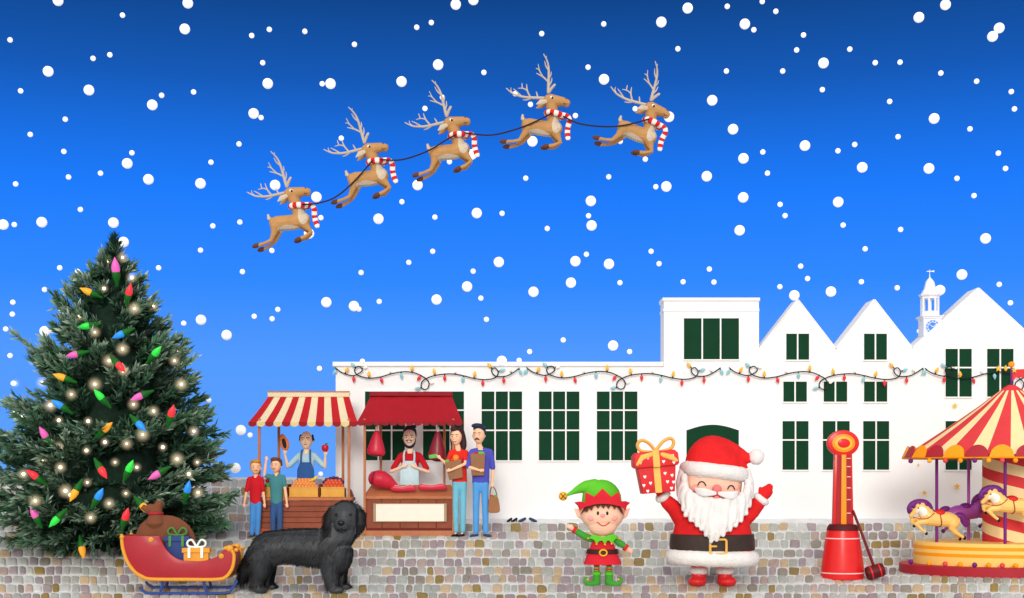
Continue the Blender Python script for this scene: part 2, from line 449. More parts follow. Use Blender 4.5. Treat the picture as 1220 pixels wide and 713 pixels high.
for r_ in (8.4, 5.9): rg.tube([(1107.8+r_*math.cos(2*PI*k/28), 391+r_*math.sin(2*PI*k/28), -11.3) for k in range(28)], .45, 6, closed=True)
for k in range(12):
    a = 2*PI*k/12; rg.tube([(1107.8+6*math.cos(a), 391+6*math.sin(a), -11.3), (1107.8+8.2*math.cos(a), 391+8.2*math.sin(a), -11.3)], .4, 5)
ct.part('dial_ring', rg, TW, ck)
ct.part('hand', MB().tube([(1107.8, 391, -11.6), (1104, 388.4, -11.6)], .45, 6), TW, ck)
ct.part('hand', MB().tube([(1107.8, 391, -11.8), (1112.6, 387.5, -11.8)], .4, 6), TW, ck)
# ================================================================ strings of lights on the eaves
WIRE = mat('black cable', (18, 18, 20), .5)
LB = {'y': lamp_mat('amber lamp glass', (246, 178, 52), .15), 'r': lamp_mat('red lamp glass', (226, 58, 66), .12), 'b': lamp_mat('pale blue lamp glass', (142, 198, 206), .12), 'w': lamp_mat('milk white lamp glass', (250, 240, 228), .15)}
path0 = [(50, 68), (75, 88), (105, 102), (150, 113), (185, 100), (205, 80), (190, 60), (168, 65), (160, 85), (180, 110), (240, 127), (310, 120), (380, 100), (450, 90), (510, 97), (550, 115), (575, 130), (592, 155), (585, 185), (565, 193), (547, 178), (550, 150), (575, 130), (625, 112), (690, 103), (745, 104), (800, 115), (850, 128), (910, 136), (960, 130), (985, 115), (993, 90), (975, 68), (955, 80), (965, 105), (990, 118), (1040, 115), (1080, 95), (1115, 70)]
bul0 = [(44, 92, 'b', 60, 72), (115, 78, 'y', 105, 100), (155, 135, 'r', 155, 115), (150, 50, 'b', 165, 66), (222, 65, 'w', 205, 70), (243, 103, 'y', 243, 125), (317, 142, 'r', 312, 122), (364, 85, 'w', 368, 103), (432, 115, 'b', 430, 94), (493, 68, 'y', 493, 92), (533, 128, 'r', 545, 112), (608, 153, 'w', 592, 158), (525, 187, 'b', 547, 182), (622, 88, 'y', 627, 111), (683, 128, 'r', 683, 105), (743, 85, 'w', 745, 104), (788, 137, 'b', 793, 115), (857, 103, 'y', 853, 127), (904, 158, 'r', 904, 137), (942, 52, 'y', 958, 72), (1018, 80, 'b', 995, 88), (1026, 142, 'r', 1025, 118), (1064, 78, 'w', 1070, 98), (1124, 94, 'b', 1113, 72)]
for (xs, sc_, dy, lab) in ((390, 1.0, 0, 'string of coloured bulbs under the hall eaves above the red meat stall'), (616.6, 1.055, -.4, 'string of coloured bulbs between the meat stall and the square block'), (857.6, 1.055, -.2, 'string of coloured bulbs across the twin gabled house front'), (1090.5, 1.055, .4, 'string of coloured bulbs ending behind the carousel roof')):
    q = lambda x, y, d=-3: (xs+x/4.88*sc_, 425+dy+y/4.88*1.0, d)
    t = T('light_string', lab, 'string lights', xs+120*sc_, 445, DW-.03, 'light strings along the white houses')
    t.part('cable', MB().tube([q(*p, d=-3+.5*math.sin(i*1.3)) for i, p in enumerate(path0)], .72, 6, smooth=5), WIRE)
    for (x, y, c, ax, ay) in bul0:
        p = Vector(q(x, y)); a = Vector(q(ax, ay)); u = (p-a).normalized(); k = 1.22 if c != 'w' else .9
        b = t.part('bulb', MB().tube([p-u*2.0*k, p-u*1.0*k, p+u*.8*k, p+u*2.9*k], [1.0*k, 1.75*k, 1.5*k, .3*k], 10), LB[c])
        t.part('socket', MB().tube([p-u*3.6*k, p-u*2.1*k], [.7*k, .75*k], 8), WIRE, b)
# ================================================================ fir tree
TX, TD = 135.0, 23.5
t = T('christmas_tree', 'big dark green Christmas fir tree hung with lights left of the stalls', 'tree', TX, 650, TD)
BARK = mat('fir bark', (70, 52, 38), .9, .25, 12, .5, 40)
t.part('trunk', MB().tube([(TX, 662, 0), (TX+1, 600, 0), (TX, 480, 0), (TX, 380, 0), (TX, 312, 0)], [9, 7.5, 5, 3, 1], 12), BARK)
RP = [(286, 1), (300, 7), (320, 18), (350, 36), (400, 62), (450, 86), (500, 106), (550, 126), (590, 136), (620, 130), (650, 100), (665, 60)]
def treeR(y):
    for (a, ra), (b, rb) in zip(RP, RP[1:]):
        if a <= y <= b: return ra+(rb-ra)*(y-a)/(b-a)
    return 1
rnd = random.Random(11)
V, Fc, K = [], [], []
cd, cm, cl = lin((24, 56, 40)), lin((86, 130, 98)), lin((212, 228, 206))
def mixc(a, b, t_): return [x+(y-x)*t_ for x, y in zip(a, b)]
def blade(p, u, L, wd, c0, c1):
    s_ = u.cross(Vector((rnd.uniform(-1, 1), rnd.uniform(-1, 1), rnd.uniform(-1, 1))))
    if s_.length < 1e-4: return
    s_ = s_.normalized()*wd; o = len(V)
    V.extend([p-s_*.6, p+s_*.6, p+u*L*.55+s_, p+u*L, p+u*L*.55-s_]); Fc.append((o, o+1, o+2, o+3, o+4)); K.extend([c0, c0, mixc(c0, c1, .6), c1, mixc(c0, c1, .6)])
def spray(p0, p1, droop, pale, dens=1.0, wmul=1.0):
    L = (p1-p0).length; n = max(3, int(L/3.0*dens))
    for i in range(n):
        f = (i+rnd.random())/n
        p = p0.lerp(p1, f); p.y += droop*math.sin(PI*f)
        ax = (p1-p0).normalized()
        for _ in range(3):
            u = (ax*1.0+Vector((rnd.gauss(0, .36), rnd.gauss(0, .32)-.08, rnd.gauss(0, .36)))).normalized()
            e = min(1, f*1.05+rnd.uniform(-.2, .2)); e = max(0, e)
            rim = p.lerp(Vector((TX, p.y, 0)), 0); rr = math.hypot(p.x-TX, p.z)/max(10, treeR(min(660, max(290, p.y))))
            k0 = max(0, min(1, (rr-.35)*1.2)); c0 = mixc(cd, cm, k0*rnd.random()); c1 = mixc(c0, mixc(cm, cl, pale*rnd.random()), max(0, min(1, k0*1.2*e)))  # blades tinted darker toward the trunk, crown shade put into the colour
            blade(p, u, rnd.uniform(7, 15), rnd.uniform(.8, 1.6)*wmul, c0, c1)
for i in range(430):
    f = (i+.5)/430; f = f**.74
    yc = 306+f*344
    R = treeR(yc); az = rnd.uniform(0, 2*PI)
    Rr = R*rnd.choice((.62, .78, .9, 1.0, 1.05, 1.16, 1.3)); dirx, dird = math.cos(az), math.sin(az)
    if dirx > .35: Rr = min(Rr, R*1.0)
    lift = (.62 if yc < 400 else .5 if yc < 500 else .26 if yc < 590 else .02)+rnd.uniform(-.12, .16)
    p1 = Vector((TX+dirx*Rr, yc-Rr*lift*.6, dird*Rr)); p0 = Vector((TX+dirx*3, yc+Rr*lift*.45, dird*3))
    if p1.y > 648: p1.y = 648-rnd.random()*8
    if p0.y > 652: p0.y = 652
    pale = rnd.choice((.05, .2, .6, 1.0, 1.0))
    spray(p0, p1, 3, pale, 1.0, 1.25)
    for s_ in range(4):
        g = rnd.uniform(.35, .85); q0 = p0.lerp(p1, g); sd_ = Vector((-dird, -.35, dirx))*(1 if s_ % 2 else -1)
        q1 = q0+((p1-p0).normalized()*.9+sd_*.5).normalized()*Rr*rnd.uniform(.18, .34)
        spray(q0, q1, 1.5, pale, 1.0, 1.15)
for i in range(70):
    f = rnd.random(); az = rnd.uniform(0, 2*PI); y_ = 292+f*32
    spray(Vector((TX, y_+5, 0)), Vector((TX+math.cos(az)*(1+f*13), y_-4-4*(1-f), math.sin(az)*(1+f*13))), 0, .8, 1.2, .6)
for i in range(46):
    az = rnd.uniform(-PI, 0); R = rnd.uniform(30, 120)
    p0 = Vector((TX+math.cos(az)*R*.6, 622, math.sin(az)*R*.6)); p1 = Vector((TX+math.cos(az)*R, 648+rnd.uniform(-4, 12), math.sin(az)*R*.8)); spray(p0, p1, 0, .5)
mb = MB(); mb.v = [tuple(v) for v in V]; mb.f = [list(f) for f in Fc]; mb.m = [0]*len(Fc)
me = bpy.data.meshes.new('crown'); s_ = t.s
me.from_pydata([((x-t.x)*s_, d*s_, (t.y-y)*s_) for x, y, d in mb.v], [], mb.f)
at = me.color_attributes.new('tint', 'FLOAT_COLOR', 'POINT')
at.data.foreach_set('color', [q for c in K for q in (*c, 1)])
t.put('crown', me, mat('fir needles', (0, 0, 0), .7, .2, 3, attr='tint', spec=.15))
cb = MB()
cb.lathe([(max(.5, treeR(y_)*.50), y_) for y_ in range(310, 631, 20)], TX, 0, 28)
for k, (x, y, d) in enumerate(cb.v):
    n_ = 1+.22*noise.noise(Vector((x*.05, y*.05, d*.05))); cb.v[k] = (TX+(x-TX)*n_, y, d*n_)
t.part('inner_shade_core', cb, mat('deep fir shade', (20, 42, 30), .95, .4, 9, .6, 18))  # solid dark core standing in for the shade among the boughs
def frontd(x, y, k=.93):
    R = treeR(max(290, min(640, y)))*k; q = R*R-(x-TX)**2
    return -math.sqrt(q) if q > 0 else 0
BC = {'pink': (226, 96, 178), 'orange': (250, 166, 44), 'red': (250, 50, 62), 'green': (48, 214, 70), 'blue': (40, 140, 236)}
SOCK = mat('green lamp socket', (10, 96, 20), .5)
bulbs = [(137.7, 319, 138, 333, 'pink', 'large pink light bulb upright at the top of the Christmas tree'), (104.5, 347.5, 117, 353, 'orange', 'orange light bulb pointing left, just below the tree top'), (154, 347.5, 150, 361, 'red', 'red light bulb pointing up, highest red one on the tree'), (102, 389, 117, 386, 'green', 'green light bulb pointing left, highest green one on the tree'), (143, 399, 157, 392, 'blue', 'blue light bulb pointing left, highest blue one on the tree'), (88, 423, 103, 419, 'pink', 'pink light bulb pointing left in upper left of the tree'), (143, 437, 133, 427, 'red', 'red light bulb pointing down at the tree centre above the green one'), (186, 420, 176, 430.5, 'green', 'green light bulb pointing up right near the upper right tree edge'), (73, 449.5, 88, 455, 'orange', 'orange light bulb pointing left on the upper left boughs'), (119, 472, 128, 483, 'green', 'green light bulb pointing up left, in the middle of the tree'), (165, 473, 178, 467, 'pink', 'pink light bulb pointing left on the right middle boughs'), (70, 482.5, 82, 491, 'blue', 'blue light bulb pointing up left on the left side of the tree'), (204.5, 492, 200, 505, 'red', 'red light bulb pointing up on the right edge of the tree'), (167, 507, 157, 497.5, 'blue', 'blue light bulb pointing down right, right of the tree centre'), (126.5, 510, 114, 520, 'orange', 'orange light bulb pointing up right near the tree middle'), (52.5, 517.5, 60, 531, 'pink', 'pink light bulb pointing up on the left side of the tree'), (122, 562, 113, 549, 'red', 'red light bulb pointing down right in the lower tree middle'), (154.5, 557.5, 147, 572, 'green', 'green light bulb pointing up right in the lower tree middle'), (186, 566, 199, 558, 'pink', 'pink light bulb pointing down left on the lower right boughs'), (40.5, 566.5, 52, 576, 'red', 'red light bulb pointing up left on the lower left boughs'), (88.5, 588.5, 95, 575, 'orange', 'orange light bulb pointing down on the lower left boughs'), (118, 590.5, 110, 603, 'blue', 'blue light bulb pointing up right low on the tree'), (223.5, 582.5, 219, 598, 'blue', 'blue light bulb pointing up on the far lower right bough'), (41, 612.5, 47, 626, 'pink', 'pink light bulb pointing up, lowest pink one at bottom left'), (66, 620.5, 77, 608, 'green', 'green light bulb pointing down left, lowest green one on the tree'), (150, 615, 145, 629, 'red', 'red light bulb pointing up just left of the sleigh sack'), (172, 605, 163, 596, 'orange', 'orange light bulb half hidden behind the top of the brown sack'), (98, 656, 94.5, 641, 'orange', 'orange light bulb hanging down, lowest bulb on the tree')]
for (x, y, ax, ay, c, lab) in bulbs:
    d = frontd((x+ax)/2, (y+ay)/2, 1.12)-9
    if y > 640: d = -92
    tt = T('christmas_light', lab, 'light bulb', x, y, TD, 'coloured light bulbs on the Christmas tree')
    x, y = at_depth(x, y, d); ax, ay = at_depth(ax, ay, d)
    k_ = 1.4 if 'large' in lab else 1.12
    p = Vector((x, y, d)); u = (p-Vector((ax, ay, d+3))).normalized()*k_
    tt.part('bulb', MB().tube([p-u*5.5, p-u*4, p-u*1, p+u*3, p+u*6.5, p+u*8.5], [2.6*k_, 3.2*k_, 3.7*k_, 3.0*k_, 1.3*k_, .3], 14), lamp_mat(c+' lamp glass shining', BC[c], .25))
    tt.part('socket', MB().tube([p-u*15, p-u*11.5, p-u*8.5, p-u*4.6], [1.3*k_, 2.0*k_, 3.3*k_, 3.7*k_], 12), SOCK)
FAIRY = lamp_mat('warm fairy lamp', (255, 232, 190), 3.0)
fl = [(128, 311), (146, 307), (124, 344), (157, 331), (95, 377), (183, 365), (113, 396), (160, 368), (76, 393), (146, 416), (39, 431), (62, 424), (211, 419), (208, 430), (18, 457), (50, 456), (113, 458), (147, 442), (216, 458), (27, 497), (60, 483), (70, 501), (105, 502), (103, 537), (125, 527), (50, 549), (71, 534), (72, 557), (28, 565), (42, 597), (78, 585), (137, 551), (150, 588), (130, 600), (108, 617), (170, 518), (151, 529), (159, 482), (231, 514), (235, 551), (225, 565), (211, 547), (194, 533), (163, 557), (236, 587), (183, 490), (84, 590), (104, 575), (130, 430), (85, 470), (190, 600)]
HALO = bpy.data.materials.new('added glow round a lamp'); HALO.use_nodes = True  # glowing ball added to paint a soft halo round each bulb
nt = HALO.node_tree; nt.nodes.remove(nt.nodes['Principled BSDF'])
tc = nt.nodes.new('ShaderNodeTexCoord'); ln_ = nt.nodes.new('ShaderNodeVectorMath'); ln_.operation = 'LENGTH'; nt.links.new(tc.outputs['Object'], ln_.inputs[0])
mr = nt.nodes.new('ShaderNodeMapRange'); mr.inputs['From Min'].default_value = 1.0; mr.inputs['From Max'].default_value = 0.0; nt.links.new(ln_.outputs['Value'], mr.inputs['Value'])
pw_ = nt.nodes.new('ShaderNodeMath'); pw_.operation = 'POWER'; pw_.inputs[1].default_value = 2.2; nt.links.new(mr.outputs['Result'], pw_.inputs[0])
ml_ = nt.nodes.new('ShaderNodeMath'); ml_.operation = 'MULTIPLY'; ml_.inputs[1].default_value = 9.0; nt.links.new(pw_.outputs[0], ml_.inputs[0])
em = nt.nodes.new('ShaderNodeEmission'); em.inputs['Color'].default_value = (*lin((255, 232, 190)), 1); nt.links.new(ml_.outputs[0], em.inputs['Strength'])
nt.links.new(em.outputs[0], nt.nodes['Material Output'].inputs['Volume'])
bm = bmesh.new(); bmesh.ops.create_icosphere(bm, subdivisions=3, radius=1); hal = bpy.data.meshes.new('halo'); bm.to_mesh(hal); hal.materials.append(HALO)
blb = bpy.data.meshes.new('bulb'); bm.to_mesh(blb); bm.free(); blb.shade_smooth(); blb.materials.append(FAIRY)
for i, (x, y) in enumerate(fl):
    d = frontd(x, y, 1.06)-6; sc_ = TD/F
    o = bpy.data.objects.new('fairy_light', None); o.empty_display_size = .05; C.objects.link(o); o['label'] = 'tiny warm white fairy light glowing among the boughs of the Christmas tree'; o['category'] = 'fairy light'; o['group'] = 'warm white fairy lights on the Christmas tree'
    o.location = P(x, y, TD+d*sc_)
    r_ = rnd.choice((1.1, 1.4, 1.8)); k = bpy.data.objects.new('bulb', blb); C.objects.link(k); k.parent = o; k.scale = (r_*sc_,)*3
    g_ = bpy.data.objects.new('halo', hal); C.objects.link(g_); g_.parent = o; g_.scale = (rnd.choice((7, 9, 10.5))*sc_,)*3
# ================================================================ sleigh
t = T('sleigh', 'red sleigh with gold trim and navy runners parked in front of the Christmas tree', 'sleigh', 215, 706, 20.62)
q = lambda pts: [(140+x/5.794, 590+y/5.794) for x, y in pts]
RED = mat('red sleigh lacquer', (168, 34, 46), .5, .08, 4, coat=.12)
GOLD = mat('gold paint', (228, 158, 52), .4, .06)
NAVY = mat('navy enamel', (52, 78, 146), .4, .06)
def cat(pts, k=5, closed=False):
    pts = [Vector(p) for p in pts]; out = []; N = len(pts)
    for i in range(N if closed else N-1):
        p0 = pts[(i-1) % N] if (closed or i) else pts[0]; p1 = pts[i]; p2 = pts[(i+1) % N]; p3 = pts[(i+2) % N] if (closed or i+2 < N) else pts[-1]
        for j in range(k):
            f = j/k; out.append(tuple(0.5*((2*p1)+(p2-p0)*f+(2*p0-5*p1+4*p2-p3)*f*f+(3*p1-p0-3*p2+p3)*f**3)))
    if not closed: out.append(tuple(pts[-1]))
    return out
outer = cat(q([(62, 275), (70, 360), (100, 450), (150, 520), (200, 553), (265, 572), (500, 574), (710, 574), (775, 555), (815, 500), (828, 440), (825, 395), (795, 358), (765, 362)]), 4)
inner = cat(q([(765, 362), (735, 395), (690, 428), (600, 450), (480, 445), (420, 420), (370, 375), (340, 325), (320, 280)]), 4)
body = outer+inner[1:]+q([(190, 277)])
DP0, DP1 = -20, 20
bd = MB(); bd.prism(body, DP0, DP0+3, 0, .5).prism(body, DP1-3, DP1, 0, .5)
for i in range(len(outer)-1):
    a, b = outer[i], outer[i+1]; c_ = Vector((214, 650)); ai = Vector(a).lerp(c_, .035); bi = Vector(b).lerp(c_, .035)
    bd.prism([a, b, tuple(bi), tuple(ai)], DP0+3, DP1-3)
t.part('body', bd, RED, ang=30)
for d in (DP0-.6, DP1-.4):
    t.part('trim', MB().tube([(x, y, d+.6) for x, y in outer], 2.1, 10, smooth=0), GOLD)
    hd = MB()
    for x, y, r_ in ((66, 285, 17), (800, 362, 26), (845, 372, 16)):
        a = q([(x, y)])[0]; hd.ell((a[0], a[1], d), (r_/5.794, r_/5.794*.9, 2.6), 14)
    t.part('scroll', hd, GOLD)
    for x, y in ((263, 303), (742, 415)):
        a = q([(x, y)])[0]; sg = -1 if d < 0 else 1
        t.part('button', MB().ell((a[0], a[1], d), (3.2, 3.2, 1.3), 16).tube([(a[0]+1.4*math.cos(k*.5236), a[1]+1.4*math.sin(k*.5236), d+sg*1.3) for k in range(12)], .35, 6, closed=True), GOLD)
for d, dy in ((-13, 0), (13, -4.5)):
    pth = [(a[0], a[1]+dy, d) for a in q([(178, 637), (205, 660), (250, 671), (500, 671), (760, 669), (805, 640), (838, 592)])]
    t.part('runner', MB().tube(pth, 1.75, 10, smooth=4), NAVY)
    for x0, x1 in ((338, 318), (605, 630)):
        a, b = q([(x0, 560), (x1, 665)]); t.part('strut', MB().tube([(a[0], a[1], d), (b[0], b[1]+dy, d)], [1.9, 1.7], 8), NAVY)
SACKM = mat('brown sack cloth', (124, 72, 48), .85, .14, 6, .4, 50)
sk = MB()
cc = q([(320, 330)])[0]
sk.ell((196, 652, 8), (37, 38, 10), 28).ell((184, 643, 8), (25, 27, 10), 24).ell((212, 662, 8), (25, 28, 10), 24)
sk.tube([(184, 622, 8), (183.5, 611, 6)], [13, 6.4], 16)
sk.shell(q([(205, 132), (172, 112), (148, 92), (168, 66), (190, 76), (212, 60), (240, 64), (268, 38), (302, 46), (298, 92), (298, 132)]), lambda x, y: 9, 4, 1.5, puff=3.5)
st = T('gift_sack', 'plump brown sack tied with red band riding in the sleigh', 'sack', 194, 688, 20.62, empty=False)
st.bpart('gift_sack', sk, SACKM, vox=.8, it=6)
st.part('tie', MB().tube([(183.5+7.6*math.cos(k*PI/10), 612.0, 7+7.4*math.sin(k*PI/10)) for k in range(20)], 1.9, 8, closed=True), mat('red cloth band', (168, 40, 46), .7))
def bow(m, x, y, d, w_, h_, r_):
    for sg in (-1, 1):
        m.tube([(x, y, d), (x+sg*w_*.5, y-h_, d), (x+sg*w_, y-h_*.75, d), (x+sg*w_*.9, y-h_*.15, d), (x, y, d)], r_, 8, smooth=4, sq=1.6)
    m.ell((x, y, d), (r_*1.5, r_*1.5, r_*2), 10)
def gift(name, lab, x0, x1, y0, y1, lid, d0, d1, cb_, cr_, rib):
    g = T(name, lab, 'gift', (x0+x1)/2, y1, 20.62)
    g.part('box', MB().box(x0, x1, y0+lid, y1, d0, d1, 0, .4), cb_)
    g.part('lid', MB().box(x0-1.8, x1+1.8, y0, y0+lid, d0-1.5, d1+1.5, 0, .5), cb_)
    for xr in rib:
        rb = MB(); rb.box(xr-1.6, xr+1.6, y0-.5, y0, d0-1.9, d1+1.9).box(xr-1.6, xr+1.6, y0-.5, y0+lid+6, d0-2.2, d0-1.5)
        g.part('ribbon', rb, cr_)
    m = MB(); bow(m, (x0+x1)/2, y0-.8, (d0+d1)/2, 10.5, 8.5, 1.35); g.part('bow', m, cr_)
gift('gift_box', 'navy blue gift box with green ribbon bow inside the sleigh', 199.5, 226, 638.5, 676, 6.5, -8.5, -3, mat('navy gift paper', (42, 66, 128), .5), mat('green ribbon', (74, 134, 70), .5), (205, 220))
gift('gift_box', 'gold gift box with white ribbon bow inside the sleigh', 222.6, 252, 652.3, 676, 5.6, -16, -10.5, mat('gold gift paper', (232, 156, 48), .5), mat('white ribbon', (240, 246, 240), .5), (229.5, 244.5))
# ================================================================ flying reindeer
FUR = mat('tan reindeer coat', (190, 142, 88), .85, .10, 8, .25, 60)
PALE = mat('pale reindeer chest', (206, 190, 166), .85, .08, 8, .25, 60)
HOOF = mat('dark brown hoof', (96, 56, 34), .6)
HORN = mat('grey antler bone', (200, 184, 164), .7, .1)
BLACKM = mat('black gloss', (16, 14, 14), .25)
EYEW = mat('eye white', (245, 245, 240), .35)
SCR, SCW = mat('red knit wool', (214, 36, 44), .9, .1, 20, .4, 120), mat('cream knit wool', (248, 240, 226), .9, .06, 20, .4, 120)
RD = 21.6
rl = ['flying reindeer with striped scarf, rearmost and lowest of the five', 'flying reindeer with striped scarf, second from the rear of the team', 'flying reindeer with striped scarf in the middle of the team of five', 'flying reindeer with striped scarf, second from the front of the team', 'flying reindeer with striped scarf leading the team at the front']
Z = 5.7
def R_(x, y, d=0): return (290+x/Z, 180+y/Z, d/Z)
def rt(m, pts, d=0, **k):
    m.tube([R_(p[0], p[1], (p[3] if len(p) > 3 else d)) for p in pts], [p[2]/Z for p in pts], 12, **k)
t = T('reindeer', rl[0], 'reindeer', 359.3, 245.8, RD, 'team of flying reindeer')
b = MB()
rt(b, [(395, 480, 52), (372, 410, 40), (352, 350, 38), (335, 310, 40)])
rt(b, [(322, 292, 46), (365, 286, 40), (412, 276, 30), (435, 277, 25)])
b.ell(R_(436, 285), (22/Z, 24/Z, 24/Z), 12)
rt(b, [(400, 470, 56), (335, 486, 54), (265, 492, 52), (225, 492, 50)])
for d in (-26, 26):
    dx = 0 if d < 0 else 24
    b.ell(R_(224+dx*.4, 505, d*.8), (40/Z, 48/Z, 24/Z), 14)
    rt(b, [(222+dx*.6, 520, 36), (212+dx*.8, 565, 20), (192+dx*.7, 612, 13), (150+dx, 632+dx*.4, 11), (105+dx*1.1, 646+dx*.7, 13)], d)
    rt(b, [(405, 490, 38), (440, 528, 22), (463, 556, 15), (430, 582, 12), (388, 602, 13)], d) if d < 0 else rt(b, [(400, 490, 36), (430, 530, 22), (452, 562, 15), (424, 592, 12), (380, 600, 12)], d)
rt(b, [(192, 470, 18), (172, 458, 13), (168, 438, 9)])
o = t.bpart('body', b, [FUR, PALE], vox=.42, it=5)
def rp_(x, y, d):
    zx, zy = (x-290)*Z, (y-180)*Z
    if ((zx-412)/36)**2+((zy-430)/78)**2 < 1 and zx > 368: return 1
    if ((zx-318)/78)**2+((zy-540)/28)**2 < 1: return 1
    if zx < 182 and zy < 470 and zy > 425: return 1
    return 0
t.paint(o, rp_)
for d in (-26, 26):
    dx = 0 if d < 0 else 24
    for (x, y) in ((90+dx*1.1, 650+dx*.7), (376 if d < 0 else 366, 607)):
        t.part('hoof', MB().tube([R_(x+14, y-6, d), R_(x-4, y, d), R_(x-14, y+4, d)], [2.6, 2.9, 2.2], 12), HOOF)
    sg = -1 if d < 0 else 1
    t.part('ear', MB().tube([R_(296, 312, sg*30), R_(268, 330, sg*48), R_(242, 352, sg*50)], [2.6, 3.4, .6], 10, sq=.5), PALE if d < 0 else FUR)
    e = t.part('eye', MB().ell(R_(330, 281, sg*38), (2.6, 2.4, 1.2), 12), EYEW)
    t.part('pupil', MB().ell(R_(334, 281, sg*43.5), (1.4, 1.6, .5), 10), BLACKM, e)
    an = MB(); f_ = sg
    up = [(297, 245, 9), (286, 205, 8), (273, 150, 7), (258, 100, 6), (236, 60, 4.5), (203, 28, 2.5)]
    tn = [[(281, 185, 5), (240, 165, 4.5), (190, 155, 2.5)], [(237, 164, 4), (205, 135, 3.5), (185, 98, 2)], [(262, 115, 4.5), (238, 95, 4), (222, 68, 2)], [(276, 165, 4.5), (284, 140, 4), (282, 120, 2)], [(288, 210, 5), (298, 180, 4), (297, 155, 2)], [(300, 245, 8), (312, 215, 8), (326, 192, 7)], [(222, 150, 3.5), (195, 128, 3), (178, 127, 2)], [(240, 68, 3.5), (228, 52, 3), (226, 35, 2)]]
    bk = [(285, 280, 9), (220, 289, 8), (150, 297, 7), (80, 292, 5.5), (40, 278, 4), (5, 258, 2.5)]
    tb = [[(185, 293, 5), (152, 252, 4.5), (135, 208, 2.2)], [(150, 250, 4), (120, 240, 3.5), (85, 245, 2)], [(120, 294, 4.5), (80, 268, 3.5), (55, 254, 2)], [(112, 241, 3.5), (108, 225, 3), (102, 206, 2)], [(200, 292, 4.5), (165, 312, 4), (140, 318, 2)], [(235, 288, 5), (222, 262, 4), (213, 248, 2)], [(60, 285, 3.5), (40, 268, 3), (36, 250, 2)]]
    for br in ([up]+tn if d < 0 else [bk]+tb):
        an.tube([R_(p[0], p[1], f_*(18+.34*max(0, math.hypot(p[0]-290, p[1]-262)-20))) for p in br], [p[2]/Z*1.22 for p in br], 8, smooth=3)
    t.part('antler', an, HORN)
t.part('nostril', MB().ell(R_(424, 256, -22), (.9, .7, .5), 8), HOOF)
t.part('mouth', MB().tube([R_(416, 291, -28), R_(428, 295, -26), R_(444, 288, -20)], .35, 6), HOOF)
sc = MB()
ring = [R_(378+56*math.cos(a)*1.0, 377-3*math.cos(a), 50*math.sin(a)) for a in [2*PI*k/30 for k in range(30)]]
sc.tube(ring, 3.5, 10, mi=lambda i, n: (i//2) % 2, closed=True)
t_ = cat([R_(425, 368)[:2], R_(465, 374)[:2], R_(486, 400)[:2], R_(486, 440)[:2], R_(492, 475)[:2], R_(505, 514)[:2]], 5)
sc.tube([(x, y, -5.5-1.5*math.sin(i*.25)) for i, (x, y) in enumerate(t_)], [2.3+.9*min(1, i/12) for i in range(len(t_))], 10, mi=lambda i, n: ((i+1)//3) % 2, sq=.5)
t.part('scarf', sc, [SCR, SCW], ang=60)
deer = [t.root]
for (x, y, rot), lab in zip(((452, 193, -1), (549.3, 161.8, 0), (664, 137.5, 15), (780, 148.3, 28)), rl[1:]):
    c = copy_tree(t.root); c.location = P(x, y, RD); c.rotation_euler.y = math.radians(rot); c['label'] = lab; deer.append(c)
ROPE = mat('dark brown leather rein', (44, 26, 24), .6)
for pts, lab in (([(362, 246), (378, 245), (400, 238), (422, 220), (445, 194)], 'dark rein between the lowest reindeer and the next one up'), ([(455, 193), (480, 193), (510, 183), (530, 171), (546, 162)], 'dark rein between the second and the middle reindeer'), ([(555, 161.5), (585, 164), (615, 157), (640, 147), (657, 138)], 'dark rein between the middle reindeer and the one ahead'), ([(671, 142), (690, 150.5), (720, 154), (745, 152), (772, 145)], 'dark rein between the leading reindeer and the one behind')):
    single('rein', lab, 'rein', pts[0][0], pts[0][1], RD, MB().tube([(x, y, -11) for x, y in pts], .95, 8, smooth=6), ROPE, 'reins of the reindeer team')
# ================================================================ falling snow
SNOW = mat('self lit snow', (254, 254, 254), .9, .0, 20, spec=.05)
SNOW.node_tree.nodes['Principled BSDF'].inputs['Emission Color'].default_value = (1, 1, 1, 1); SNOW.node_tree.nodes['Principled BSDF'].inputs['Emission Strength'].default_value = 0.35  # glow added so the flakes lose their shaded undersides
big = [(69.2, 1), (223.8, 4), (220.2, 34.8), (57.4, 85.3), (106, 107.6), (181.5, 125.3), (319, 99.8), (393.8, 100), (302.2, 135.5), (151.6, 195), (176.9, 214), (238.9, 218.9), (543, 5.6), (564, 0), (522, 77.4), (478.4, 97.5), (719.6, 94.8), (787.9, 26.6), (497.5, 220.8), (793.8, 222.5), (703.9, 239.7), (819.3, 10), (887.4, 28.9), (981.1, 75.4), (848.5, 119.8), (873.3, 154.2), (959, 173.8), (885.7, 189), (842, 210.3), (1027.2, 199.7), (1126.4, 5.9), (1094.7, 21), (1190.4, 33.7), (1182.5, 43.7), (1112.9, 141.5), (1106.7, 201), (3.9, 267.9), (49.9, 265), (135.2, 265.6), (239.5, 381.4), (270, 399.5), (388.8, 360.4), (450.9, 261), (568, 254.1), (704.8, 268.9), (594.3, 312.5), (685.5, 311.5), (725.5, 314.8), (680.2, 337.1), (635.6, 348), (556.5, 341.7), (520.1, 357.2), (421.7, 365), (730.4, 412), (885.4, 235.5), (998.6, 241), (881.2, 274.7), (1174.2, 284.4), (1146, 327.4), (990, 347.7), (287, 512.7), (634.3, 168.7), (53.5, 394.9)]
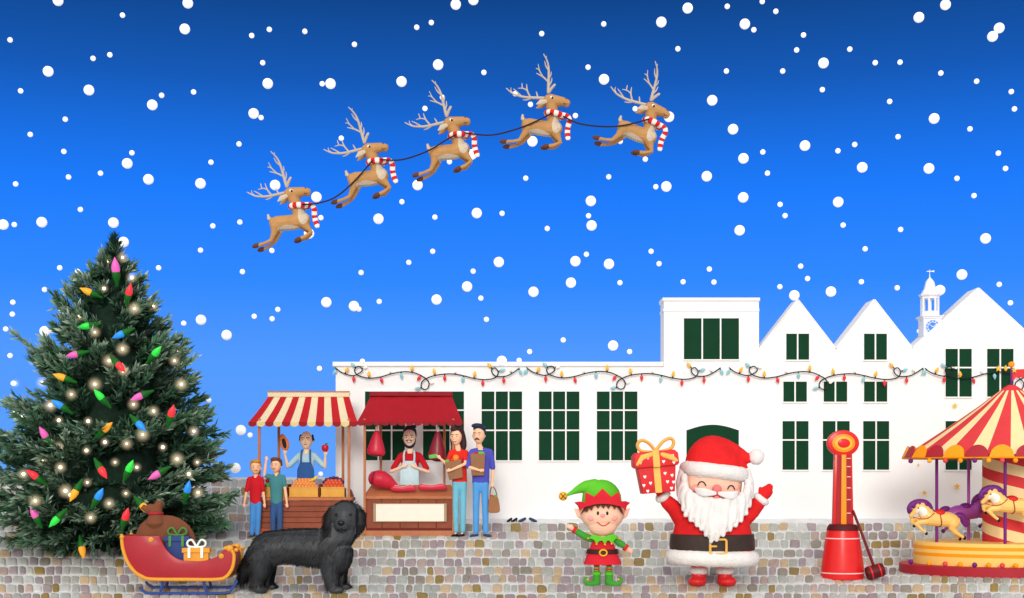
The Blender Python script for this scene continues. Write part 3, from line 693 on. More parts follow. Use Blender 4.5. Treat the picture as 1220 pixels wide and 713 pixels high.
bigL = {(147.3, 288.6): 'large round snowflake beside the very tip of the Christmas tree', (327.8, 220.8): 'large round snowflake between the antlers of the lowest reindeer', (377, 235): 'large round snowflake in front of the nose of the lowest reindeer', (368.2, 278.4): 'large round snowflake behind the foreleg of the lowest reindeer', (562, 184.4): 'large round snowflake behind the foreleg of the middle reindeer', (797, 139.5): 'large round snowflake at the nose of the leading reindeer', (597.9, 430.3): 'large round snowflake touching the long hall roof edge', (946.3, 352.2): 'large round snowflake just above the left twin gable peak', (1006.6, 403.5): 'large round snowflake in the valley between the twin gables', (1119.8, 346): 'large round snowflake beside the clock turret dome', (76, 368.6): 'large round snowflake behind upper left boughs of the tree', (213, 419): 'large round snowflake behind upper right bough tips of the tree', (280.5, 557.8): 'large round snowflake behind the lowest right bough tip of the tree', (19, 494): 'large round snowflake at the left edge of the tree'}
small = [(146, 18.4), (12.1, 47.9), (110.9, 69.9), (130.9, 65.6), (24.6, 108.6), (192.6, 113.9), (230.7, 109.9), (299.9, 42.7), (320.9, 35.4), (363.2, 37.7), (313, 75.1), (383.9, 100.1), (311.1, 140.4), (77.8, 142.4), (36.1, 160.5), (76.1, 180.8), (157.2, 182.4), (284.8, 171.9), (251.4, 193.6), (81.7, 211.3), (119.8, 206.7), (18.7, 219.5), (513.9, 27.2), (496.5, 32.8), (422.3, 53.2), (576.5, 86.6), (645.4, 40.4), (719.3, 28.9), (700.6, 80.4), (506.3, 129.6), (632, 124.7), (685.5, 138.1), (535.5, 193), (739, 168.7), (768.8, 190), (626.4, 212.6), (725.2, 211), (781.3, 222.8), (866.4, 7.9), (908.1, 2.1), (924.3, 13.8), (898.1, 35.8), (957.3, 42), (949.1, 59.9), (807.6, 58.5), (865.4, 85), (932.5, 85), (1012.4, 58.9), (1042.7, 75), (1072.3, 74.4), (979.7, 107.1), (1120.9, 87.4), (1163.5, 97.1), (1204.8, 109.5), (1208.6, 130.1), (1059.9, 121.2), (1155.6, 153.9), (1069.9, 163.2), (1018.3, 172.5), (998.3, 180), (908.8, 181.4), (914.3, 206.6), (1189.4, 182.8), (1198, 201), (1140.1, 212.8), (95.8, 249.9), (17.1, 267.9), (71.2, 319.4), (92.5, 323.7), (53.2, 345.3), (15.4, 360.4), (14.8, 374.6), (6.9, 392.3), (12.1, 424), (61.7, 394.2), (189, 319.4), (253.6, 269.5), (285.8, 265), (238.9, 298.4), (218.9, 385.4), (288.8, 324), (331, 369), (302.9, 377.2), (324.2, 380.1), (323.9, 298.8), (382.3, 259.7), (380.6, 439.2), (478.8, 240.7), (518.1, 259), (598.2, 254.5), (701.2, 257.4), (652, 272.5), (515.5, 299.7), (487, 312.9), (430.2, 325), (427.6, 368.6), (451.8, 359.5), (563.7, 323.4), (572.9, 355.5), (579.5, 380.8), (698.6, 303.3), (775.7, 299.7), (785.2, 314.5), (738.6, 337.1), (671, 405.4), (631, 419.2), (750.1, 419.2), (929.4, 243.8), (935.3, 257.2), (1004.5, 268.5), (1160.4, 233.4), (1073, 273.7), (1030.7, 296.8), (953.9, 317.4), (845.1, 320.9), (813.8, 336), (850.6, 336.4), (962.1, 332.2), (929.1, 341.9), (1026.2, 336), (1068.9, 343.2), (1190.4, 339.1), (1203.8, 361.1), (298, 518.6), (248.8, 477), (16, 457)]
smallL = {(406.6, 165): 'small snowflake on the back antler of the second reindeer from the rear', (527, 116.2): 'small snowflake behind the upright antler of the middle reindeer', (613.9, 111.9): 'small snowflake at the back antler of the second reindeer from the front', (756.7, 129.9): 'small snowflake behind the ear of the leading reindeer', (513.2, 179.5): 'small snowflake at the tail of the middle reindeer', (618.5, 429.7): 'small snowflake touching the long hall roof edge, right of a large one', (431.8, 430.7): 'small snowflake touching the left end of the long hall roof edge', (1095.4, 394.9): 'small snowflake beside the clock face of the white turret', (382, 565): 'small snowflake behind the fruit seller, below his raised apple hand'}
rnd = random.Random(5)
pro = {}
for r_ in (6.15, 3.1):
    bm = bmesh.new(); bmesh.ops.create_icosphere(bm, subdivisions=3, radius=1)
    for v in bm.verts: v.co *= 1+.015*noise.noise(v.co*2.2)
    me = bpy.data.meshes.new('snowflake'); bm.to_mesh(me); bm.free(); me.shade_smooth(); me.materials.append(SNOW); pro[r_] = me
def flake(x, y, r_, lab, grp, D):
    o = bpy.data.objects.new('snowflake', pro[r_]); C.objects.link(o); o.location = P(x, y, D); o.scale = (r_*D/F,)*3
    o.rotation_euler = (rnd.random()*6, rnd.random()*6, rnd.random()*6); o['label'] = lab; o['category'] = 'snowflake'
    if grp: o['group'] = grp
for x, y in big: flake(x, y, 6.15, 'large round white snowflake falling alone through open blue sky', 'large snowflakes in open sky', rnd.uniform(22.6, 24.9) if x > 300 or y < 240 else rnd.uniform(25.8, 27))
for x, y in small: flake(x, y, 3.1, 'small round white snowflake falling alone through open blue sky', 'small snowflakes in open sky', rnd.uniform(22.6, 24.9) if x > 300 or y < 240 else rnd.uniform(25.8, 27))
for (x, y), lab in bigL.items(): flake(x, y, 6.15, lab, None, 27.8 if x > 1000 else 24.3 if x > 300 else 26.4)
for (x, y), lab in smallL.items(): flake(x, y, 3.1, lab, None, 25.2 if 'seller' in lab else 28 if x > 1000 else 24.3)
# ================================================================ helpers for figures
SKIN = mat('warm skin', (255, 198, 158), .55, .05, 6, spec=.2)
SKIN2 = mat('light skin', (244, 188, 152), .55, .05, 6, spec=.2)
LIP = mat('lip red', (176, 62, 54), .5)
TEETH = mat('white teeth', (248, 246, 240), .4)
CHEEK = mat('rosy cheek', (244, 150, 140), .6)
SKIN3 = mat('skin lightened against shade', (255, 220, 190), .55, .05, 6, spec=.2)  # sellers' skin made lighter to offset the shade under the awnings
def cloth(name, rgb): return mat(name, rgb, .85, .10, 5, .25, 45, spec=.1, sheen=.0)
def hand(m, w_, e, r, curl=0.5, pts=None, side=1):
    # palm and five fingers leaving the wrist w_ along the direction e
    w_ = Vector(w_); e = Vector(e).normalized(); z = Vector((0, 0, 1))
    s_ = e.cross(z)
    if s_.length < .2: s_ = Vector((1, 0, 0))
    s_ = s_.normalized(); f = s_.cross(e).normalized()*side
    c = w_+e*r*1.6
    m.tube([w_-e*r*.5, w_+e*r*.8, c+e*r*.5], [r*.85, r*1.15, r*1.2], 10, sq=.75)
    for k, L in enumerate((1.5, 1.85, 1.75, 1.35)):
        b = w_+e*r*2.2+s_*(k-1.5)*r*.62
        m.tube([b-e*r*.6, b+e*r*L*.55, b+e*r*L*(1-.25*curl)+f*r*curl*L*.5], [r*.36, r*.34, r*.28], 6)
    tb = w_+e*r*.6-s_*r*.9
    m.tube([tb, tb+e*r*.7-s_*r*.6, tb+e*r*1.5-s_*r*.65+f*r*.3], [r*.42, r*.40, r*.30], 6)
def limb(m, pts, rs, n=12): m.tube(pts, rs, n)
def person(label, x, y, D, hd, hr, neck, sh, hip, arms, legs, shirt, trousers, shoe, sleeve, group=None, skin=SKIN, hemy=None, tw=1.0, vox=.5, bare_ankle=0, depth=None):
    """hd head centre, hr its radii; sh = (left x, right x, y) shoulders; hip = (left x, right x, y);
    arms = [(shoulder, elbow, wrist, hand direction, palm r)], legs = [(hip, knee, ankle, toe direction)]"""
    t = T('person', label, 'person', x, y, D, group, empty=False)
    b = MB()
    b.ell((hd[0], hd[1], hd[2] if len(hd) > 2 else 0), hr, 20)
    b.ell((hd[0], hd[1]+hr[1]*.45, (hd[2] if len(hd) > 2 else 0)-.5), (hr[0]*.72, hr[1]*.62, hr[2]*.75), 16)
    for sg in (-1, 1): b.ell((hd[0]+sg*hr[0]*1.0, hd[1]+1, .6), (1.1, 2.0, 1.1), 10)
    cx = (sh[0]+sh[1])/2; hx = (hip[0]+hip[1])/2; hw = (hip[1]-hip[0])/2; sw = (sh[1]-sh[0])/2
    b.tube([(hd[0], hd[1]+hr[1]*.6, .8), (neck[0], neck[1], .8), (cx, sh[2]+2, 1)], [hr[0]*.5, hr[0]*.48, hr[0]*.6], 12)
    dz = depth or 6.0
    def torso(m, g, y1):
        m.tube([(cx, sh[2]+2.2, .8), (cx, sh[2]+9, .3), (hx*.6+cx*.4, (sh[2]+hip[2])/2, 0), (hx, hip[2], 0), (hx, y1, 0)], [sw*.80+g, sw*.92+g, (sw+hw)/2*.88+g, hw*.95+g, hw*.98+g], 18, sq=dz/sw, cap=False)
    torso(b, -.6, hip[2]+2)
    for (s_, e_, w_, hdir, r) in arms:
        limb(b, [s_, tuple(Vector(s_).lerp(Vector(e_), .5)), e_], [2.7*tw, 2.4*tw, 2.0*tw]); limb(b, [e_, tuple(Vector(e_).lerp(Vector(w_), .4)), w_], [2.05*tw, 2.1*tw, 1.4*tw])
        hand(b, w_, hdir, r)
    for (h_, k_, a_, toe) in legs:
        limb(b, [h_, k_], [4.0*tw, 2.8*tw]); limb(b, [k_, tuple(Vector(k_).lerp(Vector(a_), .35)), a_], [2.8*tw, 2.9*tw, 1.7*tw])
        limb(b, [a_, (a_[0]+toe*.4, y-1.8, a_[2]-1)], [1.6*tw, 1.3*tw])
    t.bpart('person', b, skin, vox=vox, it=3)
    m = MB(); torso(m, .9, hemy or hip[2]+3)
    m.tube([(sh[0]+1.5, sh[2]+2.6, .6), (cx, sh[2]+.6, .6), (sh[1]-1.5, sh[2]+2.6, .6)], [2.6*tw, 3.0, 2.6*tw], 10)
    for (s_, e_, w_, hdir, r) in arms:
        S, E, W_ = Vector(s_), Vector(e_), Vector(w_)
        if sleeve <= 1: m.tube([S, S.lerp(E, sleeve*.5), S.lerp(E, sleeve)], [3.7*tw, 3.6*tw, 3.3*tw], 12)
        else: m.tube([S, S.lerp(E, .5), E, E.lerp(W_, (sleeve-1))], [3.7*tw, 3.4*tw, 3.1*tw, 2.8*tw], 12)
    t.bpart('shirt', m, shirt, vox=vox, it=3)
    if trousers:
        m = MB(); m.tube([(hx, hip[2]-2, 0), (hx, hip[2]+5, 0)], [hw*1.0+.3, hw*1.02+.3], 16, sq=dz/sw*.98)
        for (h_, k_, a_, toe) in legs:
            K_, A_ = Vector(k_), Vector(a_)
            m.tube([(h_[0], h_[1], h_[2]), k_, K_.lerp(A_, .4), K_.lerp(A_, 1-bare_ankle)], [4.7*tw, 4.0*tw, 3.8*tw, 3.3*tw], 12)
        t.bpart('trousers', m, trousers, vox=vox, it=3)
    if shoe:
        for (h_, k_, a_, toe) in legs:
            m = MB(); m.tube([(a_[0]-toe*.12, y-2.2, a_[2]+1), (a_[0]+toe*.45, y-1.8, a_[2]-1.5), (a_[0]+toe, y-1.2, a_[2]-3)], [2.3*tw, 2.1*tw, 1.3*tw], 10)
            t.bpart('shoe', m, shoe, vox=.4, it=2)
    return t
def on_face(hd, hr, x, y, out=.15):
    q = 1-((x-hd[0])/hr[0])**2-((y-hd[1])/hr[1])**2
    return (x, y, (hd[2] if len(hd) > 2 else 0)-hr[2]*math.sqrt(max(.02, q))-out)
def face(t, hd, hr, yaw=0, brow=None, k=1.0, smile=1, skin=SKIN, teeth=False, eyemat=None):
    cx = hd[0]+yaw; f = lambda x, y, o=.15: on_face(hd, hr, x, y, o)
    for sg in (-1, 1):
        ex = cx+sg*hr[0]*.40*(1-.25*abs(yaw)/hr[0])
        e = t.part('eye', MB().ell(f(ex, hd[1]-.2), (.95*k, .85*k, .4), 10), EYEW)
        t.part('pupil', MB().ell(f(ex, hd[1]-.15, .45), (.62*k, .72*k, .3), 10), BLACKM, e)
        if brow: t.part('eyebrow', MB().tube([f(ex-1.6*k, hd[1]-2.1*k), f(ex, hd[1]-2.7*k), f(ex+1.6*k, hd[1]-2.1*k)], .42*k, 6), brow)
    m = MB(); m.tube([f(cx+yaw*.1, hd[1]-.2, -.1), f(cx+yaw*.25, hd[1]+2.6*k, .5)], [.55*k, .95*k], 8); t.part('nose', m, skin)
    my = hd[1]+hr[1]*.50
    if teeth:
        mo = t.part('mouth', MB().ell(f(cx, my, .0), (2.5*k, 1.35*k, .6), 12), LIP); t.part('teeth', MB().ell(f(cx, my-.2, .3), (2.0*k, .8*k, .5), 10), TEETH, mo)
    else:
        t.part('mouth', MB().tube([f(cx-1.9*k, my-.5*smile), f(cx, my+.3*smile), f(cx+1.9*k, my-.5*smile)], .42*k, 6, smooth=3), LIP)
WOOD = mat('reddish brown planks', (144, 76, 54), .7, .16, 4, .3, 20)
WOODD = mat('dark plank joint', (96, 44, 30), .8, .1)
TAN = mat('tan counter wood', (192, 116, 76), .65, .12, 4, .2, 18)
POST = mat('tan wooden post', (186, 118, 80), .7, .12, 5, .2, 25)
AR, AC = mat('red awning canvas', (212, 40, 50), .8, .06, 4, .15, 60), mat('cream awning canvas', (255, 242, 206), .8, .04, 4, .15, 60)
ARD, ACD = mat('deep red awning scallop', (150, 26, 36), .8, .06), mat('sand awning scallop', (222, 200, 140), .8, .05)
thin(AR, (245, 90, 85), .32); thin(AC, (255, 244, 220), .32)
# ================================================================ fruit stall
SD = gD(635)
t = T('fruit_stall', 'wooden market stall with red and cream striped awning and fruit crates', 'market stall', 363, 633, SD)
aw = MB()
n = 13; x0b, x1b, x0t, x1t = 300.5, 429.0, 315.5, 413.5
for i in range(n):
    a0, a1 = x0b+(x1b-x0b)*i/n, x0b+(x1b-x0b)*(i+1)/n; b0, b1 = x0t+(x1t-x0t)*i/n, x0t+(x1t-x0t)*(i+1)/n
    c_ = 0 if i % 2 == 0 else 1; S = 5
    vs = []; fs = []
    for k in range(S+1):
        f = k/S; dd = 22-46*f; yy = 471.5+33*f+1.2*math.sin(PI*f)
        vs += [(b0+(a0-b0)*f, yy, dd), (b1+(a1-b1)*f, yy, dd), (b0+(a0-b0)*f, yy+.8, dd+.4), (b1+(a1-b1)*f, yy+.8, dd+.4)]
    for k in range(S):
        o = k*4; fs += [(o, o+1, o+5, o+4), (o+2, o+6, o+7, o+3), (o, o+4, o+6, o+2), (o+1, o+3, o+7, o+5)]
    aw.add(vs, fs, c_)
    m_ = (a0+a1)/2; w_ = (a1-a0)/2
    sc_ = [(a0, 504)]+[(a0+.15, 506)]+[(m_-w_*math.cos(PI*k/10), 506+3.6*math.sin(PI*k/10)) for k in range(11)]+[(a1, 504)]
    aw.prism(sc_, -24.8, -24.1, 2+c_)
t.part('awning', aw, [AR, AC, ARD, ACD], ang=50)
t.part('awning_band', MB().box(315, 414, 466.3, 472, 20, 24, 0, .5), AC)
t.part('ridge_rail', MB().box(315, 414, 465, 466.2, 19.5, 24.5), POST)
# rear roof slope
t.part('rear_awning', MB().prism([(315.5, 467), (413.5, 467), (413.5, 468), (315.5, 468)], 24.2, 36), AC)
for x, d in ((312.5, -19), (418, -19), (326.5, 33), (404.5, 33)):
    t.part('post', MB().box(x-1.5, x+1.5, 500 if d < 0 else 468, 636 if d < 0 else 628, d-1.5, d+1.5, 0, .3), POST)
def counter(t, x0, x1, yt, yb, d0, d1, horiz):
    m = MB()
    if horiz:
        k = 5
        for i in range(k):
            a, b = yt+(yb-yt)*i/k, yt+(yb-yt)*(i+1)/k; m.box(x0, x1, a+.25, b-.25, d0, d0+2, 0, .25)
        m.box(x0+.6, x0+2.6, yt, yb, d0+2.2, d1).box(x1-2.6, x1-.6, yt, yb, d0+2.2, d1).box(x0+.8, x1-.8, yt, yb, d0+2.05, d0+2.15, 1)
    else:
        k = 5
        for i in range(k):
            a, b = x0+(x1-x0)*i/k, x0+(x1-x0)*(i+1)/k; m.box(a+.3, b-.3, yt, yb, d0, d0+2, 0, .25)
        m.box(x0+.6, x0+2.6, yt, yb, d0+2.2, d1).box(x1-2.6, x1-.6, yt, yb, d0+2.2, d1).box(x0+.8, x1-.8, yt, yb, d0+2.05, d0+2.15, 1)
    t.part('counter', m, [WOOD, WOODD], smooth=False)
counter(t, 311, 420.5, 596.5, 629, -17, 10, True)
t.part('counter_top', MB().box(309.5, 422, 592.5, 596.3, -18.5, 12, 0, .5), TAN)
t.part('base_rail', MB().box(310, 421.5, 629.2, 633.5, -18, -15, 0, .4).box(310, 421.5, 633.5, 640, -18, -14.5), mat('orange brown rail', (170, 84, 58), .7, .1))
for x in (345.2, 382.4): t.part('divider', MB().box(x-1.0, x+1.0, 577, 592.3, -13, 8, 0, .3), mat('dark red divider board', (112, 40, 30), .7))
t.part('side_rail', MB().prism([(416, 582), (418, 584), (421, 592), (418, 592)], -14, 8), WOOD)
CRATE = mat('yellow pine crate', (224, 166, 74), .7, .1, 5, .2, 20)
def crate(x0, x1, y0, y1, lab):
    c = T('fruit_crate', lab, 'crate', (x0+x1)/2, y1, SD)
    m = MB(); m.box(x0, x1, y0, y1, -14, -13).box(x0, x1, y0, y1, 3, 4).box(x0, x0+1, y0, y1, -12.9, 2.9).box(x1-1, x1, y0, y1, -12.9, 2.9).box(x0+1, x1-1, y1-1, y1, -12.9, 2.9)
    c.part('box', m, CRATE, smooth=False)
    c.part('rim', MB().box(x0-.4, x1+.4, y0-1.2, y0-.1, -14.5, -12.8).box(x0-.4, x1+.4, y1-1.6, y1-.2, -14.6, -14.1), CRATE, smooth=False)
crate(317, 343.5, 581.5, 592.3, 'wooden crate of green cabbages behind the boy in teal shirt')
crate(347, 380.8, 581.5, 592.3, 'wooden crate piled with peaches in the middle of the counter')
crate(384.5, 412, 581.5, 592.3, 'wooden crate of tomatoes and plums at the right end')
def fruit(name, lab, cat_, pts, r_, m, grp, shape=None):
    first = None
    for (x, y, d) in pts:
        if first is None:
            first = T(name, lab, cat_, x, y, SD, grp, empty=False)
            b = MB(); b.ell((x, y, d), r_, 14)
            for k, v in enumerate(b.v):
                if abs(v[0]-x) < .01 and v[1] < y: b.v[k] = (v[0], v[1]+.25, v[2])
            first.part(name, b, m); o0 = first.root; base = (x, y, d)
        else:
            o = o0.copy(); C.objects.link(o); k = first.s; o.location = o0.location+Vector(((x-base[0])*k, (d-base[2])*k, (base[1]-y)*k))
            o.rotation_euler = (0, 0, 0)
rnd = random.Random(4)
pts = [(350.5+k*3.9, 580, -10+1.5*(k % 2)) for k in range(8)]+[(352+k*3.9, 577, -8) for k in range(7)]+[(354+k*3.8, 574.3, -6) for k in range(6)]+[(357+k*3.8, 572, -3) for k in range(5)]
fruit('peach', 'small orange peach heaped in the middle crate', 'peach', pts, 2.35, mat('peach skin', (238, 152, 84), .6, .25, 9), 'peaches in the middle crate')
for (x, y, sg) in ((377, 570, 1), (374.5, 571, -1)):
    single('banana', 'yellow banana laid on the %s of the peaches' % ('far right top' if sg > 0 else 'top right'), 'banana', x, y, SD, MB().tube([(x-5, y+2, -8), (x-1, y+1, -9), (x+3, y-3, -8)], [.8, 1.5, .6], 8, smooth=3), mat('banana yellow', (232, 206, 70), .5))
pts = [(388+k*4.2, 579.5, -10) for k in range(6)]+[(390+k*4.2, 576, -8.5) for k in range(5)]+[(392+k*4.4, 573.2, -6) for k in range(4)]
fruit('tomato', 'round orange red tomato heaped in the right crate', 'tomato', pts, 2.5, mat('tomato skin', (224, 94, 58), .35, .15, 8, coat=.2), 'tomatoes in the right crate')
pts = [(387, 574.6, -5), (390, 571.6, -5), (394, 570.4, -4), (398, 569.6, -4), (402, 570, -4), (406, 571.6, -5), (409, 574.4, -5)]
fruit('plum', 'dark purple plum lying on top of the tomatoes', 'plum', pts, 2.3, mat('plum skin', (74, 44, 92), .4, .1), 'plums on the tomatoes')
pts = [(320.5, 579, -9), (326, 578.5, -8), (331.5, 579, -9), (337, 578.8, -8)]
fruit('cabbage', 'round green cabbage sitting in the left crate', 'cabbage', pts, 3.4, mat('cabbage green', (92, 190, 66), .6, .3, 9, .4, 30), 'cabbages in the left crate')
single('tomato', 'single red tomato on the green cabbages in the left crate', 'tomato', 320.5, 574, SD, MB().ell((320.5, 573, -8), (3, 2.7, 3), 14), mat('ripe red fruit skin', (214, 30, 44), .35, coat=.2))
# the seller of fruit
D1 = SD+.42
yf = HY+(5.929-0.2*D1)/D1*F
hd, hr = (365, 524.5, -1), (7.4, 10.6, 8)
BLUEW = cloth('pale blue shirt cotton', (184, 220, 234))
t = person('balding fruit seller in blue apron holding up papaya and red apple', 365, yf, D1, hd, hr, (365, 535), (355.5, 375, 539), (357.5, 373, 572),
    [((356.3, 543, 0), (343.5, 557, -3), (340.2, 541, -6), (0, -1, -.1), 1.7), ((374.3, 543, 0), (387.5, 557, -3), (388.4, 543, -6), (0, -1, -.1), 1.7)],
    [((361, 577, 0), (360.5, 600, -1), (360.5, yf-5, 0), -1), ((369.5, 577, 0), (370, 600, -1), (370, yf-5, 0), 1)], BLUEW, cloth('dark grey trousers', (60, 62, 72)), mat('black shoe leather', (22, 20, 22), .4), .85, skin=SKIN3)
DARKH = mat('black hair', (32, 34, 48), .6, .1, 20, .3, 90)
face(t, hd, hr, 0, DARKH, 1.0)
hm = MB()
for sg in (-1, 1): hm.ell((365+sg*7.2, 522, 1.4), (1.6, 4.6, 4.2), 12)
hm.tube([(365-7, 524, 3), (365-4, 525, 6.4), (365+4, 525, 6.4), (365+7, 524, 3)], 2.6, 10, smooth=3)
t.bpart('hair', hm, DARKH, vox=.5)
AP = cloth('blue apron denim', (56, 98, 162))
apd = lambda x, y: -6.4-(0 if y < 548 else .6)+((x-365)/10)**2*2.0
am = MB().shell([(358.5, 551), (371.5, 551), (375, 560), (376, 592), (354, 592), (355, 560)], apd, .8, 2.5)
for sg in (-1, 1): am.tube([(365+sg*5.6, 552, -6.9), (365+sg*5.3, 543, -6.4), (365+sg*5, 537.6, -3.5), (365+sg*4.5, 536.5, 2)], .95, 8, smooth=3)
t.part('apron', am, AP)
px, py = 340, 527.5
pt = T('papaya', 'halved orange papaya with black seeds held up by the fruit seller', 'papaya', px, py, D1)
m = MB(); k = m.mark(); m.ell((px, py+1.5, -7), (5.6, 8.6, 3), 18).ell((px-.8, py-5, -7), (3.6, 5.6, 2.4), 14); m.rot(k, px, py, -12)
pt.bpart('flesh', m, mat('papaya flesh', (238, 140, 84), .5, .08), vox=.5)
m = MB(); k = m.mark(); m.ell((px, py+1.2, -9.6), (2.5, 6.2, .9), 14); m.rot(k, px, py, -12); pt.part('seeds', m, mat('papaya seeds', (40, 26, 26), .4, .3, 30, .8, 60))
ap = T('apple', 'red apple held up in the raised hand of the fruit seller', 'apple', 388.3, 534, D1)
m = MB().lathe([(.4, 531.4), (1.8, 530.2), (3.6, 531), (4.3, 533.4), (3.9, 536), (2.6, 538.2), (.8, 538.4)], 388.3, -7, 18); ap.part('flesh', m, mat('ripe red fruit skin', (214, 30, 44), .35))
ap.part('stalk', MB().tube([(388.3, 531.5, -7), (388.8, 528.6, -7)], .4, 6), WOODD); ap.part('leaf', MB().ell((390.4, 529.2, -7), (1.9, .9, .4), 10, 0, -20), mat('leaf green', (60, 150, 50), .5))
# ================================================================ two boys
DB = gD(641)
hd, hr = (304.6, 557.3, -1), (6.0, 7.6, 6.4)
t = person('boy with ginger hair in red shirt and blue jeans watching the fruit stall', 304.5, 641, DB, hd, hr, (304.5, 565), (296, 312.6, 568), (298.5, 310.5, 597.5),
    [((297.2, 571, 0), (294, 585, -1), (291.4, 600, -2), (-.05, 1, 0), 1.35), ((311.6, 571, 0), (313.6, 585, -1), (315.6, 600, -2), (.05, 1, 0), 1.35)],
    [((301.4, 600, 0), (301, 619, -1), (300, 636, 0), -2.4), ((308, 600, 0), (307.6, 619, -1), (306.6, 636, 0), 2.0)], cloth('red cotton shirt', (206, 34, 46)), cloth('mid blue denim', (78, 146, 216)), mat('brown shoe leather', (84, 58, 48), .5), .95, tw=.84, depth=5.2)
GIN = mat('ginger hair', (206, 142, 54), .6, .12, 20, .4, 90)
face(t, hd, hr, 1.4, GIN, .82)
t.bpart('hair', MB().ell((304, 552.6, 1.6), (6.7, 5.2, 6.3), 18).ell((305.6, 549.8, -2.6), (5.4, 2.7, 4.2), 12).ell((299, 555.5, 1.5), (1.8, 4, 4), 10).ell((309.8, 554.6, 2), (1.5, 3, 3.5), 10).ell((304.5, 558, 4), (5.2, 5, 3.4), 12), GIN, vox=.45)
hd, hr = (328.8, 555, -1), (6.0, 7.8, 6.4)
t = person('boy with brown hair in teal shirt raising his arm beside the fruit stall', 329, 640, gD(640), hd, hr, (329, 563), (320.5, 338.2, 566), (322.8, 335.8, 597.5),
    [((321.6, 568.5, 0), (315.4, 566.5, -2), (317.8, 549, -4), (.08, -1, 0), 1.35), ((337.2, 569, 0), (340, 584, -1), (342.2, 600, -2), (.05, 1, 0), 1.35)],
    [((326, 600, 0), (325.6, 619, -1), (325.4, 635, 0), -2), ((333, 600, 0), (333.4, 619, -1), (333.4, 635, 0), 2)], cloth('teal cotton shirt', (72, 136, 142)), cloth('dark blue denim', (58, 92, 142)), mat('brown shoe leather', (84, 58, 48), .5), .62, tw=.88, depth=5.2)
BRN = mat('brown hair', (112, 66, 52), .6, .12, 20, .4, 90)
face(t, hd, hr, -1.2, BRN, .82)
t.bpart('hair', MB().ell((329.4, 550.4, 1.4), (6.8, 5.2, 6.3), 18).ell((328, 547.6, -2.6), (5.6, 2.8, 4.2), 12).ell((334.6, 553, 1.5), (1.7, 4, 4), 10).ell((323.6, 551.6, 2), (1.6, 3, 3.5), 10).ell((329.4, 556, 4), (5.2, 5, 3.4), 12), BRN, vox=.45)
# ================================================================ meat stall
t = T('meat_stall', 'butcher market stall with plain dark red awning and blank cream board', 'market stall', 489, 633, SD)
MR = mat('dark red tarpaulin', (190, 32, 46), .7, .10, 3, .4, 30)
thin(MR, (225, 60, 66), .3)
MRD = mat('dark red tarpaulin hem', (140, 22, 36), .7, .10)
aw = MB(); S = 8; N = 40
vs = []; fs = []
for k in range(S+1):
    f = k/S
    for i in range(N+1):
        g = i/N; xa = 439+(537.5-439)*g; xb = 428+(552-428)*g
        vs.append((xa+(xb-xa)*f, 471+33*f+1.0*math.sin(PI*f), 22-46*f+.7*math.sin(g*61)*f+.5*math.sin(g*23+2)))
o_ = len(vs); vs += [(x, y+.9, d+.5) for x, y, d in vs]
for k in range(S):
    for i in range(N):
        a = k*(N+1)+i; fs.append((a, a+1, a+N+2, a+N+1)); fs.append((o_+a, o_+a+N+1, o_+a+N+2, o_+a+1))
for k in range(S):
    for i in (0, N):
        a = k*(N+1)+i; fs.append((a, a+N+1, o_+a+N+1, o_+a))
for i in range(N):
    for k in (0, S):
        a = k*(N+1)+i; fs.append((a, o_+a, o_+a+1, a+1))
aw.add(vs, fs, 0)
for i in range(13):
    a0, a1 = 428+124*i/13, 428+124*(i+1)/13; m_, w_ = (a0+a1)/2, (a1-a0)/2-.2
    aw.prism([(a0+.2, 503.8)]+[(m_-w_*math.cos(PI*k/10), 505.4+3.0*math.sin(PI*k/10)) for k in range(11)]+[(a1-.2, 503.8)], -24.9-.3*(i % 2), -24.2-.3*(i % 2), 1)
t.part('awning', aw, [MR, MRD], ang=60)
t.part('awning_band', MB().box(438.2, 538.2, 465.6, 471.2, 19, 24, 0, .8), MRD)
t.part('rear_awning', MB().box(439, 537.5, 467, 468, 24.2, 36), MR)
for x, d in ((436.6, -19), (541, -19), (450.5, 33), (527.8, 33)):
    t.part('post', MB().box(x-1.4, x+1.4, 500 if d < 0 else 468, 636 if d < 0 else 628, d-1.4, d+1.4, 0, .3), POST)
counter(t, 435.3, 542.2, 594.5, 629, -17, 10, False)
t.part('counter_top', MB().prism([(435, 591), (542.4, 591), (542.4, 594.3), (435, 594.3)], -18.8, -15, 0, .4).add([(435, 591, -15), (542.4, 591, -15), (537, 578, 14), (441, 578, 14), (435, 594, -15), (542.4, 594, -15), (537, 582, 14), (441, 582, 14)], [(0, 1, 2, 3), (4, 7, 6, 5), (0, 4, 5, 1), (1, 5, 6, 2), (2, 6, 7, 3), (3, 7, 4, 0)]), TAN, smooth=False)
t.part('base_rail', MB().box(434.6, 543, 629.2, 631.4, -18, -15, 0, .3), mat('dark red base rail', (112, 32, 28), .7))
t.part('base_rail', MB().box(434.2, 543.4, 631.6, 640, -18.6, -14.8, 0, .3), POST)
sg = t.part('sign_board', MB().box(449.6, 530.2, 600.3, 620.7, -19, -17.3, 0, .3), mat('cream painted board', (253, 236, 220), .7, .03))
for a, b in ((446.6, 449.4), (530.4, 533.2)): t.part('end_strip', MB().box(a, b, 599.6, 621.4, -19.4, -17.3, 0, .3), mat('olive brown strip', (172, 150, 116), .7), sg)
t.part('end_strip', MB().box(449.5, 530.3, 599.5, 600.2, -19.4, -17.3).box(449.5, 530.3, 620.8, 621.5, -19.4, -17.3), mat('olive brown strip', (172, 150, 116), .7), sg)
MEAT = mat('fresh red meat', (204, 32, 60), .45, .10, 4, .15, 20, coat=.15)
MEATD = mat('dark red meat', (136, 22, 42), .45, .14, 4, .15, 20, coat=.15)
FATM = mat('pale pink fat', (234, 170, 160), .5, .15)
